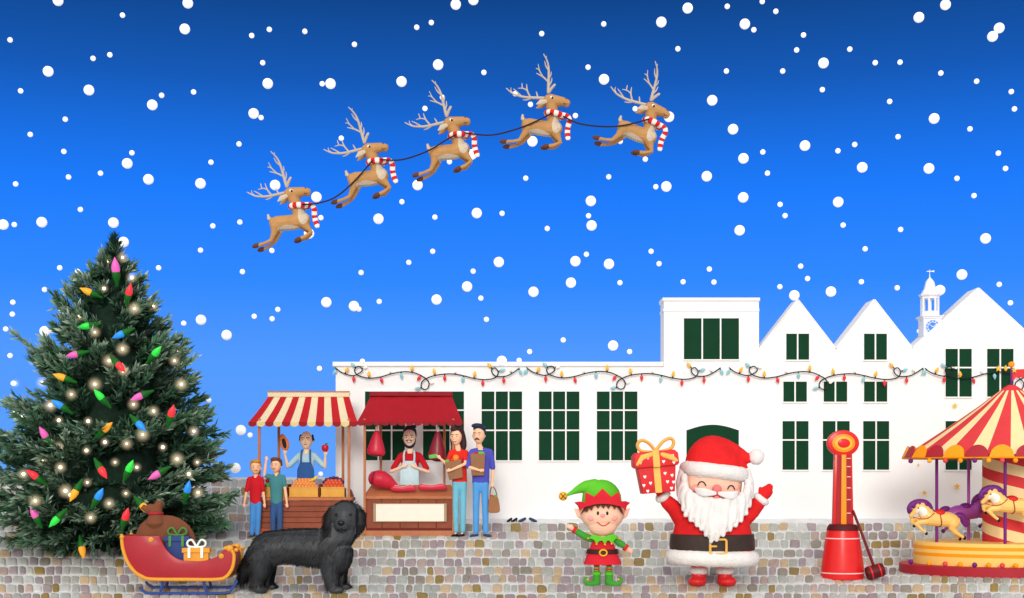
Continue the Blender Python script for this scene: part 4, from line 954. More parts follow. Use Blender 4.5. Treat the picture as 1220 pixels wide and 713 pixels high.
BONE = mat('pale bone', (240, 228, 206), .6)
def ham(lab, x, y0, y1, w_, m, d):
    h = T('hanging_ham', lab, 'ham', x, y0, SD, 'hams hanging under the red awning')
    H = y1-y0
    b = MB().lathe([(1.6, y0), (3.4, y0+H*.1), (w_*.55, y0+H*.3), (w_*.82, y0+H*.6), (w_, y0+H*.84), (w_*.97, y0+H*.94), (w_*.8, y1), (w_*.3, y1+.6)], x, d, 24, .62)
    for k, (vx, vy, vd) in enumerate(b.v): b.v[k] = (vx+((vy-y0)/H)**2*-1.2, vy+(vx-x)*.10, vd)
    h.part('flesh', b, m)
    h.part('cut_face', MB().ell((x-1, y1-.4, d-1.5), (w_*.72, 2.0, w_*.45), 16, 0, 5), MEATD if m is MEAT else mat('deepest red meat', (96, 14, 30), .5))
    h.part('bone', MB().tube([(x, y0+2, d), (x, y0-3, d)], [1.3, 1.5], 8).ell((x, y0-3.4, d), 1.9, 8), BONE)
    h.part('hook', MB().tube([(x, y0-4, d), (x+1.2, y0-7, d), (x, 505-3, d), (x, 496, d)], .45, 6), mat('steel hook', (150, 150, 155), .35, metal=.9))
ham('bright red ham hanging at the left end under the red awning', 449.5, 513, 542.5, 11, MEAT, -6)
ham('dark maroon ham hanging beside the woman holding banknotes', 522, 514, 548.5, 10.8, MEATD, -6)
lg = T('ham_joint', 'large red leg of meat lying on the left end of the counter', 'meat', 458, 585, SD)
m = MB().tube([(449.5, 570.5, -8), (456, 571.5, -8), (464, 575, -8), (470, 578.6, -8), (475.5, 581.5, -8)], [10.2, 10.5, 8.2, 5.0, 2.2], 18)
lg.bpart('flesh', m, MEAT, vox=.6)
k = MB(); q_ = k.mark(); k.ell((446.2, 570, -9.5), (3.6, 8.6, 8.3), 20); k.rot(q_, 446.2, 570, 12); c_ = lg.part('cut_face', k, MEATD)
k = MB(); k.ell((443.4, 570, -12), (1.2, 2.0, 1.8), 12); lg.part('bone', k, BONE, c_)
for x0, x1, y_, lab in ((466, 496, 582, 'smaller red steak lying between the leg and the larger steak'), (498, 532.5, 580.4, 'larger red steak lying on the right end of the counter')):
    s_ = T('steak', lab, 'steak', (x0+x1)/2, y_+3, SD)
    ol = cat([(x0, y_+1), (x0+4, y_-3.5), ((x0+x1)/2, y_-2.2), (x1-6, y_-4.2), (x1, y_-1), (x1-1, y_+2.8), ((x0+x1)/2, y_+3.6), (x0+5, y_+3.4)], 5, True)
    s_.part('flesh', MB().prism(ol, -13, -7, 0, 1.4), MEAT); s_.part('fat', MB().tube([(p[0], p[1], -13.1) for p in ol[6:18]], .5, 6), FATM)
# the butcher
hd, hr = (488, 521.5, -1), (7.6, 11, 8)
DK = mat('navy black hair', (30, 36, 56), .6, .1, 20, .3, 90)
t = person('bearded butcher in red shirt and pale apron behind the meat counter', 488, yf, D1, hd, hr, (488, 534), (477, 500.5, 539), (480, 497, 573),
    [((478, 543, 0), (466.5, 562, -4), (480.5, 556.5, -9.5), (.8, -.55, -.1), 1.75), ((499.6, 543, 0), (511, 562.6, -4), (495.5, 557, -9.5), (-.8, -.55, -.1), 1.75)],
    [((483.6, 578, 0), (483, 600, -1), (483, yf-5, 0), -1), ((493, 578, 0), (493.4, 600, -1), (493.4, yf-5, 0), 1)], cloth('red cotton shirt', (206, 34, 46)), cloth('dark grey trousers', (60, 62, 72)), mat('black shoe leather', (22, 20, 22), .4), .8, skin=SKIN3)
face(t, hd, hr, 0, DK, 1.05, teeth=True)
t.bpart('hair', MB().ell((488, 513.4, 2.0), (8.0, 5.6, 7.2), 20).ell((489.5, 509.4, -3), (6.6, 2.8, 4.6), 14).ell((493, 508.6, -2), (3.6, 2.4, 3.6), 12).ell((481, 518, 1.5), (1.5, 4.6, 4), 10).ell((495, 518, 1.5), (1.5, 4.6, 4), 10).ell((488, 522, 4.5), (6.6, 7, 4.2), 12), DK, vox=.5)
bm_ = MB()
for k in range(19):
    a = PI*k/18; x_ = 488-7.3*math.cos(a); y_ = 523+9.4*math.sin(a)
    p = on_face(hd, (hr[0]*1.03, hr[1]*1.06, hr[2]), x_, y_, -.5); bm_.ell((x_, y_, p[2]), .8+1.7*math.sin(a)**2, 8)
bm_.tube([on_face(hd, hr, 484.8, 525.6, .2), on_face(hd, hr, 488, 524.2, .3), on_face(hd, hr, 491.2, 525.6, .2)], .75, 8)
t.bpart('beard', bm_, DK, vox=.45, it=2)
apd = lambda x, y: -7.2+((x-488)/11)**2*2.0
am = MB().shell([(481, 549.5), (495, 549.5), (499, 560), (500, 592), (476.5, 592), (477.5, 560)], apd, .8, 2.5)
for s_ in (-1, 1): am.tube([(488+s_*6, 551, -7.6), (488+s_*6.3, 543, -6.8), (488+s_*5.6, 537.8, -3), (488+s_*5, 537, 2)], 1.2, 8, smooth=3)
t.part('apron', am, cloth('pale ice blue apron', (206, 236, 244)))
# ================================================================ shopping couple
DC = gD(640)
hd, hr = (543.6, 520.6, -1), (6.8, 9.6, 7.4)
TQ = cloth('light teal trousers', (116, 190, 214))
BAG = mat('brown paper bag', (152, 108, 78), .85, .10, 5, .3, 20)
t = person('woman with long dark hair in red top paying beside the meat stall', 547, 640, DC, hd, hr, (545, 531), (536.5, 556, 536), (539.5, 556, 571.5),
    [((538, 539, 0), (532.5, 553.5, -6), (525, 546.5, -10), (-.75, -.6, 0), 1.45), ((555, 539.5, 0), (554.4, 553, -8), (538, 560.5, -12.6), (-1, .15, 0), 1.45)],
    [((543.5, 575, 0), (543, 604, -1), (543.6, 634, 0), -5), ((552, 575, 0), (551.8, 604, -1), (551.4, 634, 0), -5)], cloth('scarlet cotton top', (224, 50, 40)), TQ, BLACKM, .62, tw=.92, depth=5.4, bare_ankle=.05)
DH = mat('dark plum brown hair', (52, 30, 32), .55, .1, 20, .3, 90)
face(t, hd, hr, -1.8, DH, .95, teeth=True)
t.bpart('hair', MB().ell((545, 514.6, 1.8), (7.6, 8.0, 7), 20).ell((541.6, 511.6, -3.2), (5.2, 3.4, 4.2), 12).tube([(549.6, 514, 1), (552, 523, 2), (552.4, 532, 2), (551, 538, 1)], [3.6, 3.4, 3.6, 2.0], 12, smooth=3).tube([(546, 516, 5), (547, 526, 5.5), (548, 537, 5)], [5.6, 5.4, 3.2], 12).tube([(538.6, 515, 2), (537.8, 523, 3), (538.6, 532, 3.2)], [1.8, 2.0, 1.4], 10), DH, vox=.5)
for dx in (0, 4): pass
note = single('banknote', 'small green banknotes held out in the hand of the woman', 'banknote', 516.5, 543.6, DC, MB().prism([(511.6, 542.6), (520.8, 541.2), (521.4, 544.4), (512.2, 546)], -11.4, -11.1).prism([(512.2, 543.6), (521.2, 542.8), (521.6, 545.8), (512.6, 546.8)], -10.9, -10.6), mat('green printed paper', (104, 190, 92), .7, .35, 30))
def grocery(lab, x0, x1, y0, y1, tilt, d, tops):
    g = T('paper_bag', lab, 'paper bag', (x0+x1)/2, y1, DC)
    m = MB(); k = m.mark(); ol = [(x0-.8, y0+.6), (x0+2, y0-.5), ((x0+x1)/2, y0+.5), (x1-2, y0-.6), (x1+.8, y0+.4), (x1-.6, y1-1), (x1-1.6, y1), (x0+1.6, y1), (x0+.6, y1-1)]
    m.prism(ol, d-4.0, d+4.0, 0, .8); m.rot(k, (x0+x1)/2, (y0+y1)/2, tilt); g.part('bag', m, BAG)
    for (n_, x, y, r_, c_) in tops: g.part(n_, MB().ell((x, y, d-1), r_, 14), c_)
VR, VG, VO = mat('ripe red fruit skin', (214, 30, 44), .35), mat('leaf green', (60, 150, 50), .5), mat('orange pepper skin', (240, 140, 40), .35)
VG2 = mat('bright lettuce leaf', (86, 190, 70), .6, .3, 9, .5, 30)
grocery('brown paper bag of vegetables in the arm of the woman', 533, 551, 549, 571, -10, -6.2, [('lettuce', 533.6, 550.2, (3.4, 2.6, 3), VG2), ('pepper', 543.4, 546.4, (4.2, 4.6, 3), VO), ('tomato', 548.4, 548.6, (3.4, 3, 3), mat('brick red pepper skin', (184, 46, 34), .4)), ('tomato', 539, 548.6, (3.2, 3.2, 3), VR)])
hd, hr = (570.4, 518.6, -1), (7.2, 10, 7.8)
t = person('man with moustache in blue violet shirt carrying two bags of groceries', 573, 640, DC, hd, hr, (570.6, 531), (560.4, 585.6, 535), (563, 582.5, 572.5),
    [((562.2, 539, 0), (557.6, 556.5, -8.5), (571.5, 560.6, -12.6), (1, .0, 0), 1.5), ((584.4, 539, 0), (587.2, 558.5, -1), (586.8, 575.5, -3), (0, 1, 0), 1.5)],
    [((567.6, 576, 0), (567.2, 604, -1), (567, 634, 0), -6.5), ((577.6, 576, 0), (578.2, 604, -1), (578.6, 634, 0), 6.5)], cloth('blue violet cotton shirt', (82, 86, 186)), cloth('bright blue denim', (88, 160, 226)), mat('navy shoe suede', (48, 66, 108), .8), .95, tw=1.0)
NV = mat('navy hair', (34, 44, 74), .6, .1, 20, .3, 90)
face(t, hd, hr, -2.0, NV, 1.0)
t.bpart('moustache', MB().tube([on_face(hd, hr, 565.6, 524.6, .2), on_face(hd, hr, 568.4, 522.8, .4), on_face(hd, hr, 571.4, 524.6, .3)], [.5, 1.0, .5], 8, smooth=2), NV, vox=.3, it=1)
t.bpart('hair', MB().ell((571.4, 511, 1.4), (7.8, 5.4, 7.4), 20).ell((568.6, 507.6, -3), (7.2, 3.2, 4.6), 14).ell((577.4, 515, 1.5), (1.6, 5, 4), 10).ell((572.6, 518, 4.6), (6.2, 7, 4), 12), NV, vox=.5)
grocery('brown paper bag of greens held against the chest of the man', 561.4, 577.6, 541, 567, 0, -6.2, [('lettuce', 573.2, 540.6, (4.6, 2.6, 3), VG2), ('tomato', 565, 543, (4, 3.4, 3), VR), ('pepper', 568.6, 541, (3.2, 2.6, 3), mat('brick red pepper skin', (184, 46, 34), .4))])
hb = T('shopping_bag', 'brown shopping bag with loop handle hanging from the hand of the man', 'shopping bag', 588.6, 611, DC)
hb.part('bag', MB().prism(cat([(583.2, 593), (589, 592), (593.4, 593.4), (595.6, 606), (594.4, 610.4), (588, 611.4), (582.6, 610.6), (581.6, 606)], 4, True), -6, 1, 0, 1.2), mat('brown shopping canvas', (160, 112, 76), .85, .1, 5, .3, 20))
hb.part('handle', MB().tube([(583.8, 594, -2.5), (584.4, 584, -2.8), (587, 579.6, -3), (590.6, 585, -2.8), (592.6, 594, -2.5)], .55, 8, smooth=4), mat('dark brown strap', (98, 68, 48), .7))
hb.part('tomato', MB().ell((586, 592, -2.5), (2.6, 2.4, 2.4), 12), VR); hb.part('lettuce', MB().ell((590.2, 591.6, -2.2), (2.6, 2.2, 2.2), 12), VG2)
# shoes left on the setts by the wall
DS = gD(622.3)
def stray(x0, x1, lab, m, heel, flip=False):
    sgn = -1 if flip else 1
    L = x1-x0; xa = x0 if not flip else x1
    f = lambda u: xa+sgn*u*L
    b = MB().tube([(f(.08), 621.2, 0), (f(.35), 620.6, 0), (f(.65), 619.4, 0), (f(.95), 618.2, 0)], [1.0, 1.5, 1.6, 1.3] if heel else [1.1, 1.7, 1.9, 1.6], 10)
    if heel: b.tube([(f(.95), 618.4, 0), (f(.97), 621.8, 0)], .5, 6)
    single('shoe', lab, 'shoe', (x0+x1)/2, 622, DS, b, m)
stray(604, 609.6, 'left one of two black heeled shoes left by the white wall', BLACKM, True); stray(610, 615.8, 'right one of two black heeled shoes left by the white wall', BLACKM, True)
NS = mat('navy shoe suede', (48, 66, 108), .8)
stray(617.8, 626, 'navy shoe by the white wall pointing left', NS, False); stray(631, 639.6, 'navy shoe by the white wall pointing right', NS, False, True)
# ================================================================ black dog
DD = gD(703)-.05
Zd = 5.36
def Q(x, y, d=0): return (285+x/Zd, 580+y/Zd, d/Zd)
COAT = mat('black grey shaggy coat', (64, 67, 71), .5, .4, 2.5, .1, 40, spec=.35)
COATB = mat('black coat and painted leg shade', (20, 20, 23), .55, .3, 3, .1, 40, spec=.3)
t = T('dog', 'large shaggy black dog standing on the setts in front of the fruit stall', 'dog', 360, 705.5, DD, empty=False)
b = MB(); df = lambda pts, **k: b.tube([Q(*p[:2], p[3] if len(p) > 3 else 0) for p in pts], [p[2]/Zd for p in pts], 16, **k)
df([(610, 415, 112), (560, 395, 124), (490, 390, 124), (390, 386, 118), (290, 380, 106), (190, 398, 114)], sq=.78)
b.ell(Q(165, 430), (78/Zd, 108/Zd, 84/Zd), 20)
df([(560, 400, 118), (615, 330, 112), (665, 255, 104)], sq=.9)
b.ell(Q(635, 430, -10), (92/Zd, 120/Zd, 90/Zd), 20)
b.ell(Q(682, 195, -20), (98/Zd, 104/Zd, 96/Zd), 22); b.ell(Q(667, 238, -88), (50/Zd, 48/Zd, 46/Zd), 16); b.ell(Q(667, 262, -76), (40/Zd, 34/Zd, 40/Zd), 14)
b.tube([Q(606, 140, -30), Q(580, 190, -45), Q(580, 250, -48), Q(592, 290, -48)], [24/Zd, 34/Zd, 34/Zd, 18/Zd], 12)
b.tube([Q(752, 132, -20), Q(778, 180, -30), Q(780, 245, -34), Q(764, 290, -34)], [24/Zd, 34/Zd, 34/Zd, 18/Zd], 12)
for d, dx, dk in ((-52, 0, 0), (52, 50, 1)):
    df([(150+dx*.3, 460, 84, d*.8), (150+dx*.4, 540, 58, d), (130+dx*.9, 590, 40, d), (128+dx*.9, 640, 36, d)])
    b.ell(Q(150+dx*.95, 655-dx*.22, d-14), (46/Zd, 24/Zd, 30/Zd), 14)
    df([(585+dx*.9, 470, 70, d*.8), (590+dx*.9, 560, 50, d), (605+dx*.8, 620, 38, d), (610+dx*.8, 648, 36, d)])
    b.ell(Q(632+dx*.8, 656-dx*.22, d-16), (46/Zd, 24/Zd, 30/Zd), 14)
df([(110, 400, 48, 0), (78, 470, 50, -5), (48, 540, 46, -8), (30, 585, 30, -8)])
o = t.bpart('dog', b, [COAT, COATB], vox=.75, it=4)
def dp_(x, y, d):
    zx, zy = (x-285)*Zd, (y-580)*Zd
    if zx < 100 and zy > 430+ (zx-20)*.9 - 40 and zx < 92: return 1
    if zy > 520 and d > 3: return 1  # far legs darker: shading painted into the coat
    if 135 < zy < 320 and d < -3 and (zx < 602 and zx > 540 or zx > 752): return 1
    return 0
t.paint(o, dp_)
# shaggy hair standing off the skin
rnd = random.Random(8); me = o.data
ps = [p for p in me.polygons]; import itertools
areas = list(itertools.accumulate(p.area for p in ps)); V, Fc, Mi, NN = [], [], [], []
for p in rnd.choices(ps, cum_weights=areas, k=24000):
    c = Vector(p.center)/t.s; x, y, d = c.x+t.x, t.y-c.z, c.y
    nn = Vector((p.normal.x, -p.normal.z, p.normal.y)); zy = (y-580)*Zd; zx = (x-285)*Zd
    if zx > 590 and zy < 330 and d < -8: L = rnd.uniform(.8, 1.5)
    else: L = rnd.uniform(3.5, 7.5)
    if zy > 470 and (230 < zx < 560): L *= .55
    if zx < 110 and zy > 430: L *= 1.6
    u = (nn*.12+Vector((-.45, .85, 0))*.8+Vector((rnd.gauss(0, .09), rnd.gauss(0, .09), rnd.gauss(0, .09)))); u = (u-nn*min(0, u.dot(nn)-.10)).normalized()
    if y+u.y*L > 705: continue
    s_ = u.cross(nn)
    if s_.length < .05: continue
    s_ = s_.normalized()*rnd.uniform(.16, .34); q = Vector((x, y, d))-nn*.15; k = len(V)
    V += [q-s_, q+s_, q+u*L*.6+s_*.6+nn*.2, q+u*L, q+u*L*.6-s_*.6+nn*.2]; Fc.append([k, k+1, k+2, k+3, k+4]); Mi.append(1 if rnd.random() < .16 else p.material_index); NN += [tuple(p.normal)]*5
mb = MB(); mb.add(V, Fc, lambda i: Mi[i]); me = bpy.data.meshes.new('coat_hair')
me.from_pydata([((x-t.x)*t.s, d*t.s, (t.y-y)*t.s) for x, y, d in mb.v], [], mb.f); me.polygons.foreach_set('material_index', mb.m)
me.shade_smooth(); me.normals_split_custom_set_from_vertices(NN); t.put('coat_hair', me, [COAT, COATB])
t.part('nose', MB().ell(Q(667, 228, -134), (23/Zd, 17/Zd, 10/Zd), 14), BLACKM)
t.part('mouth', MB().tube([Q(640, 276, -110), Q(667, 262, -122), Q(694, 276, -110)], 1.0, 8).ell(Q(667, 272, -114), (1.6, 2.4, 1.0), 10), BLACKM)
for x in (632, 722):
    e = t.part('eye', MB().ell(Q(x, 176, -104), (2.0, 1.8, 1.2), 12), mat('dark brown eye', (44, 26, 18), .15)); t.part('pupil', MB().ell(Q(x, 176, -110), (1.1, 1.1, .5), 10), BLACKM, e)
# ================================================================ small person in green hat
DE = gD(698)
t = T('person', 'small waving person in green pointed hat, red tunic and curly green boots', 'person', 717, 698, DE, empty=False)
Ze = 4.918
def E(x, y, d=0): return (655+x/Ze, 560+y/Ze, d)
SKE = mat('small face skin', (252, 200, 170), .55, .04, 6)
b = MB()
b.ell((717.6, 612.5, 0), (26.2, 20, 19), 28).ell((717.6, 624, -1), (18.5, 15.6, 15), 24)
for p in (((697, 613, 1), (690, 612, 1), (684.6, 606.4, 1)), ((738, 613, 1), (744.6, 612, 1), (750.4, 606, 1))): b.tube(p, [7.5, 5.2, .9], 12, sq=.5)
b.tube([(717.6, 632, 0), (717.6, 648, 0)], [6, 7], 14).tube([(717.6, 645, 0), (717.6, 655, 0), (717.6, 664, 0)], [8, 11, 6], 18, sq=.7)
for s_, e_, w_ in (((703, 642, 0), (694, 637.5, -1), (682.5, 630.4, -2)), ((732, 642, 0), (739, 649.5, -1), (746, 652.8, -2))):
    b.tube([s_, e_, w_], [3.4, 3, 2.2], 12)
hand(b, (682.6, 630.2, -2), (-.85, -.5, 0), 2.1, .3); hand(b, (747.3, 653, -2), (.75, .65, 0), 2.1, .3)
for x in (711, 725.6): b.tube([(x, 656, 0), (x, 672, 0), (x, 690, 0)], [4.5, 3.0, 2.6], 12)
t.bpart('person', b, SKE, vox=.6, it=4)
HRF = lambda x, y: -19.4*math.sqrt(max(.06, 1-((x-717.6)/29.5)**2-((y-612.5)/26)**2*.7))
BRW = mat('chestnut hair', (98, 54, 30), .6, .14, 20, .4, 60)
fr = [E(*p) for p in [(172, 268), (190, 235), (205, 205), (260, 185), (305, 180), (350, 185), (405, 205), (420, 235), (434, 268), (412, 246), (404, 236), (394, 222), (384, 212), (375, 232), (362, 210), (350, 206), (338, 228), (322, 205), (308, 226), (292, 204), (276, 226), (264, 206), (250, 212), (240, 238), (226, 222), (214, 246), (198, 240)]]
t.part('hair', MB().shell([p[:2] for p in fr], lambda x, y: HRF(x, y)+.2, 1.0, 1.6).ell((717.6, 604, 5), (25.5, 18, 16), 24), BRW)
GRN, ERED = mat('bright green felt', (96, 196, 46), .9, .08, 6, .3, 60), mat('crimson felt', (214, 36, 52), .9, .08, 6, .3, 60)
GRD = mat('mid green felt', (66, 158, 52), .9, .08, 6, .3, 60)
b = MB().ell((717, 596.5, 2), (23.8, 25, 19), 24).tube([(709, 580, 1), (698, 580.5, 0), (689, 583.4, 0), (682, 587, 0), (675, 590.4, 0)], [9.5, 7.6, 4.9, 2.8, 1.3], 14, smooth=4)
bb = MB(); hat = t.bpart('hat', b, GRN, vox=.7, it=4)
crn = [E(*p)[:2] for p in [(142, 190), (170, 184), (202, 188), (203, 130), (228, 140), (252, 156), (280, 130), (303, 108), (328, 132), (352, 156), (376, 140), (400, 130), (408, 182), (440, 182), (468, 192), (448, 208), (436, 238), (420, 222), (404, 212), (350, 200), (305, 196), (260, 200), (205, 214), (188, 226), (172, 240), (162, 212)]]
BR_ = lambda x, y: -21.5*math.sqrt(max(.03, 1-((x-717.6)/34)**2))-(.6 if y > 590 else max(-8, (y-590)*.32))+ (0)
t.part('hat_band', MB().shell(crn, lambda x, y: BR_(x, y), 1.3, 1.8), ERED, hat, ang=50)
bl = t.part('bell', MB().ell((670.8, 591.4, 0), 5.4, 18), mat('golden bell', (246, 180, 32), .3, .1, coat=.4), hat)
t.part('bell_slot', MB().tube([(667.8, 588.4, -4.6), (670.8, 591.4, -5.5), (673.8, 594.4, -4.6)], .55, 6).tube([(673.4, 588.6, -4.6), (670.8, 591.4, -5.5), (668.2, 594.2, -4.6)], .55, 6), mat('dark bell slot', (96, 60, 20), .5), bl)
hdE, hrE = (717.6, 612.5, 0), (26.2, 21, 19)
for x in (711.2, 722.2): t.part('eye', MB().ell(on_face(hdE, hrE, x, 611.2, .1), (1.5, 2.4, .6), 12), mat('dark brown eye', (44, 26, 18), .15))
t.part('nose', MB().ell(on_face(hdE, hrE, 716.8, 614.0, .4), (3.0, 2.2, 1.5), 14), mat('pink nose', (244, 154, 152), .5))
for x in (704, 730): t.part('cheek', MB().ell(on_face(hdE, hrE, x, 617.2, -.25), (4.6, 2.8, 1.2), 16), mat('pink cheek', (248, 164, 158), .6))
t.part('mouth', MB().tube([on_face((717.6, 616, 0), (24, 22, 17.6), 710.6+k*1.8, 621.8+4.2*math.sin(PI*k/8), .9) for k in range(9)], .55, 6), mat('mouth red', (196, 56, 50), .5))
tun = MB().lathe([(6, 641), (10.5, 643), (14, 650), (17.4, 658), (20.4, 666), (22.6, 671), (22.4, 672.4), (18, 672)], 717.8, 0, 36, .72)
tu = t.part('tunic', tun, ERED, ang=60)
t.part('belt', MB().lathe([(17.6, 654.2), (18.2, 654.4), (19.8, 659.4), (19.2, 659.7)], 717.8, 0, 36, .74, cap=False), mat('dark brown leather belt', (56, 24, 20), .5), tu)
bkl = MB(); bkl.tube([(717.7+4.3*math.cos(k*PI/8), 658+3.6*math.sin(k*PI/8), -15.4) for k in range(16)], .95, 8, closed=True); t.part('buckle', bkl, mat('golden bell', (246, 180, 32), .3), tu)
CLD = lambda x, y: -9.5-(y-637)*.32+((x-717.7)/17)**2*4
col = [E(*p)[:2] for p in [(240, 385), (262, 378), (305, 392), (350, 378), (376, 374), (400, 400), (382, 402), (372, 414), (358, 430), (345, 412), (332, 412), (318, 434), (304, 412), (286, 414), (270, 432), (258, 410), (245, 402), (224, 400)]]
cl_ = t.part('collar', MB().shell(col, CLD, 1.2, 1.6), GRN, tu, ang=50)
for p in ((222, 400), (270, 432), (318, 434), (358, 430), (403, 402)):
    e = E(*p); t.part('button', MB().ell((e[0], e[1], CLD(e[0], e[1])-1.6), 1.25, 10), mat('golden bell', (246, 180, 32), .3), cl_)
t.bpart('sleeve', MB().tube([(705, 642.5, 0), (697, 639.4, -1), (685.5, 632.4, -2)], [4.2, 4.4, 3.7], 14), GRD, vox=.5)
t.bpart('sleeve', MB().tube([(731, 640.5, 0), (737.6, 647, -1), (743.6, 650.4, -2)], [4.0, 4.4, 3.6], 14), GRD, vox=.5)
t.part('cuff', MB().tube([(686, 632.4, -2), (682.8, 630.4, -2)], [4.4, 4.3], 14, cap=False), ERED); t.part('cuff', MB().tube([(743.8, 651.4, -2), (746.6, 653.6, -2)], [4.3, 4.2], 14, cap=False), ERED)
for x, sg in ((711, -1), (725.6, 1)):
    t.part('stocking', MB().tube([(x, 669+k*1.05, 0) for k in range(15)], 3.3, 14, mi=lambda i, n: (i//2) % 2, cap=False), [ERED, GRN])
    m = MB().tube([(x, 683, 0), (x, 690, 0), (x, 694.6, 0)], [4.7, 4.6, 4.6], 14).tube([(x, 694.5, 0), (x+sg*7, 696, -2), (x+sg*12, 695, -3), (x+sg*15, 691, -3), (x+sg*13, 688, -3), (x+sg*10.8, 689.6, -3)], [4.2, 3.3, 2.3, 1.6, 1.2, .9], 12, smooth=4)
    bt = t.bpart('boot', m, GRD, vox=.5); t.part('cuff', MB().lathe([(4.6, 681.6), (5.5, 682), (5.2, 685), (4.4, 685)], x, 0, 16), GRN, bt)
    t.part('bell', MB().ell((x+sg*10.8, 690.4, -4), 1.5, 10), mat('golden bell', (246, 180, 32), .3), bt)
# ================================================================ stout person in red
DSn = gD(698)
Zs = 3.479
def S_(x, y, d=0): return (740+x/Zs, 500+y/Zs, d)
RW = mat('red plush cloth', (226, 40, 42), .9, .14, 5, .35, 45, spec=.1)
FURW = mat('white fur trim', (238, 234, 230), .95, .06, 10, .9, 30, spec=.05)
BEARD = mat('white beard hair', (232, 228, 225), .8, .10, 8, .4, 40, spec=.1)
t = T('person', 'stout white bearded person in red suit and hat raising both arms', 'person', 848, 698, DSn, empty=False)
b = MB().ell((848, 578, 0), (36, 33, 29), 28).tube([(848, 600, 0), (848, 625, 0), (848, 640, 0), (848, 652, 0)], [22, 36, 36, 14], 28, sq=.72)
arms = [((808, 616, 0), (800, 604, -5), (788, 590, -10), (-.25, -1, -.1)), ((889, 616, 0), (898, 605, -5), (906.4, 594, -8), (.5, -.85, -.1))]
for s_, e_, w_, h_ in arms: b.tube([s_, e_, w_], [8.5, 6.5, 4.6], 14); hand(b, w_, h_, 3.6, .5)
for x in (832.5, 864): b.tube([(x, 640, 0), (x, 660, 0), (x, 688, 0)], [9, 8.4, 7.6], 14)
t.bpart('person', b, mat('rosy skin', (248, 198, 172), .55, .05, 6), vox=.9, it=4)
m = MB().lathe([(20, 596), (32, 601), (39, 612), (44, 624), (47.5, 638), (49, 652), (49.4, 664), (46, 668)], 848.5, 0, 48, .78)
m.tube([(814, 618, 0), (803, 606, -4), (793.5, 597.6, -8)], [13, 9.6, 8.4], 16).tube([(883, 618, 0), (896, 608, -4), (902.6, 598.6, -8)], [13, 9.6, 8.4], 16)
coat = t.bpart('coat', m, RW, vox=.9, it=4)
def furring(pts, r_, n=10, nm='fur_trim', par=None, sq=1.0, lump=.10):
    m = MB().tube(pts, r_, 16, closed=True, sq=sq)
    for k, v in enumerate(m.v):
        q_ = Vector(v); c = 1+lump*noise.noise(q_*.22)
        i = k//16; cc = Vector(pts[i % len(pts)]); m.v[k] = tuple(cc+(q_-cc)*c)
    return t.part(nm, m, FURW, par or t.root)
furring([(848.5+46.2*math.cos(k*2*PI/64), 664+1.2*math.cos(k*2*PI/64*1), 36*math.sin(k*2*PI/64)) for k in range(64)], 9.6, par=coat, nm='hem')
BELT = mat('black brown leather belt', (58, 44, 38), .55, .2, 5, .2, 30)
blt = t.part('belt', MB().lathe([(47.6, 636), (49.6, 636.6), (50.4, 645), (50.6, 654.6), (49, 655.2)], 848.5, 0, 56, .79, cap=False), BELT, coat)
bk = MB()
bk.tube([(839.6, 641.6, -41.5), (858.6, 641.6, -41.5), (858.8, 658, -41.5), (839.4, 658, -41.5)], 1.5, 8, closed=True)
def rrect(cx, cy, w_, h_, r_, d, n=5):
    out = []
    for sx_, sy_, a0 in ((1, -1, -90), (1, 1, 0), (-1, 1, 90), (-1, -1, 180)):
        for k in range(n):
            a = math.radians(a0+90*k/(n-1)); out.append((cx+sx_*(w_-r_)+r_*math.cos(a), cy+sy_*(h_-r_)+r_*math.sin(a), d))
    return out
GB = mat('golden buckle', (236, 180, 84), .35, .08, coat=.3)
t.part('buckle', MB().tube(rrect(849.4, 649.6, 9.4, 8.6, 2.5, -41.6), 1.5, 10, closed=True).tube([(841, 649, -42), (847, 649, -42)], 1.2, 8), GB, blt)
for (s_, e_, w_, h_) in arms:
    e_, w_ = Vector(e_), Vector(w_); ax = (w_-e_).normalized(); c = w_-ax*1.2
    u = ax.cross(Vector((0, 0, 1))).normalized(); v_ = ax.cross(u)
    furring([tuple(c+(u*math.cos(k*2*PI/24)+v_*math.sin(k*2*PI/24))*5.8) for k in range(24)], 4.3, nm='cuff', par=coat)
    mt = MB(); q0 = w_+ax*3; hv = Vector(h_).normalized()
    mt.tube([q0-ax*2, q0+hv*4, q0+hv*9, q0+hv*12.5], [5.4, 7.2, 7.2, 4.8], 16, sq=.85)
    sd_ = 1 if s_[0] > 848 else -1
    mt.tube([q0+hv*2, q0+hv*5+Vector((-6.5*sd_, -1.5, -1)), q0+hv*8+Vector((-8.2*sd_, -2.5, -1))], [3.4, 3.2, 2.4], 12)
    t.bpart('mitten', mt, RW, vox=.7, it=4)
for x, sg in ((832.5, -1), (863.6, 1)):
    t.part('trouser_leg', MB().tube([(x, 662, 0), (x, 682, 0)], [9.4, 9], 16), RW)
    furring([(x+(6.2)*math.cos(k*2*PI/20), 679.6, 6.2*math.sin(k*2*PI/20)) for k in range(20)], 5.0, nm='leg_cuff', par=t.root)
    m = MB().tube([(x, 684, 0), (x, 693, 0)], [8.8, 9.2], 16).ell((x+sg*2.4, 692.6, -4), (11, 6.6, 10), 18)
    t.bpart('boot', m, mat('red boot leather', (214, 36, 40), .45, .12, 5, .1, 20, coat=.2), vox=.7, it=4)
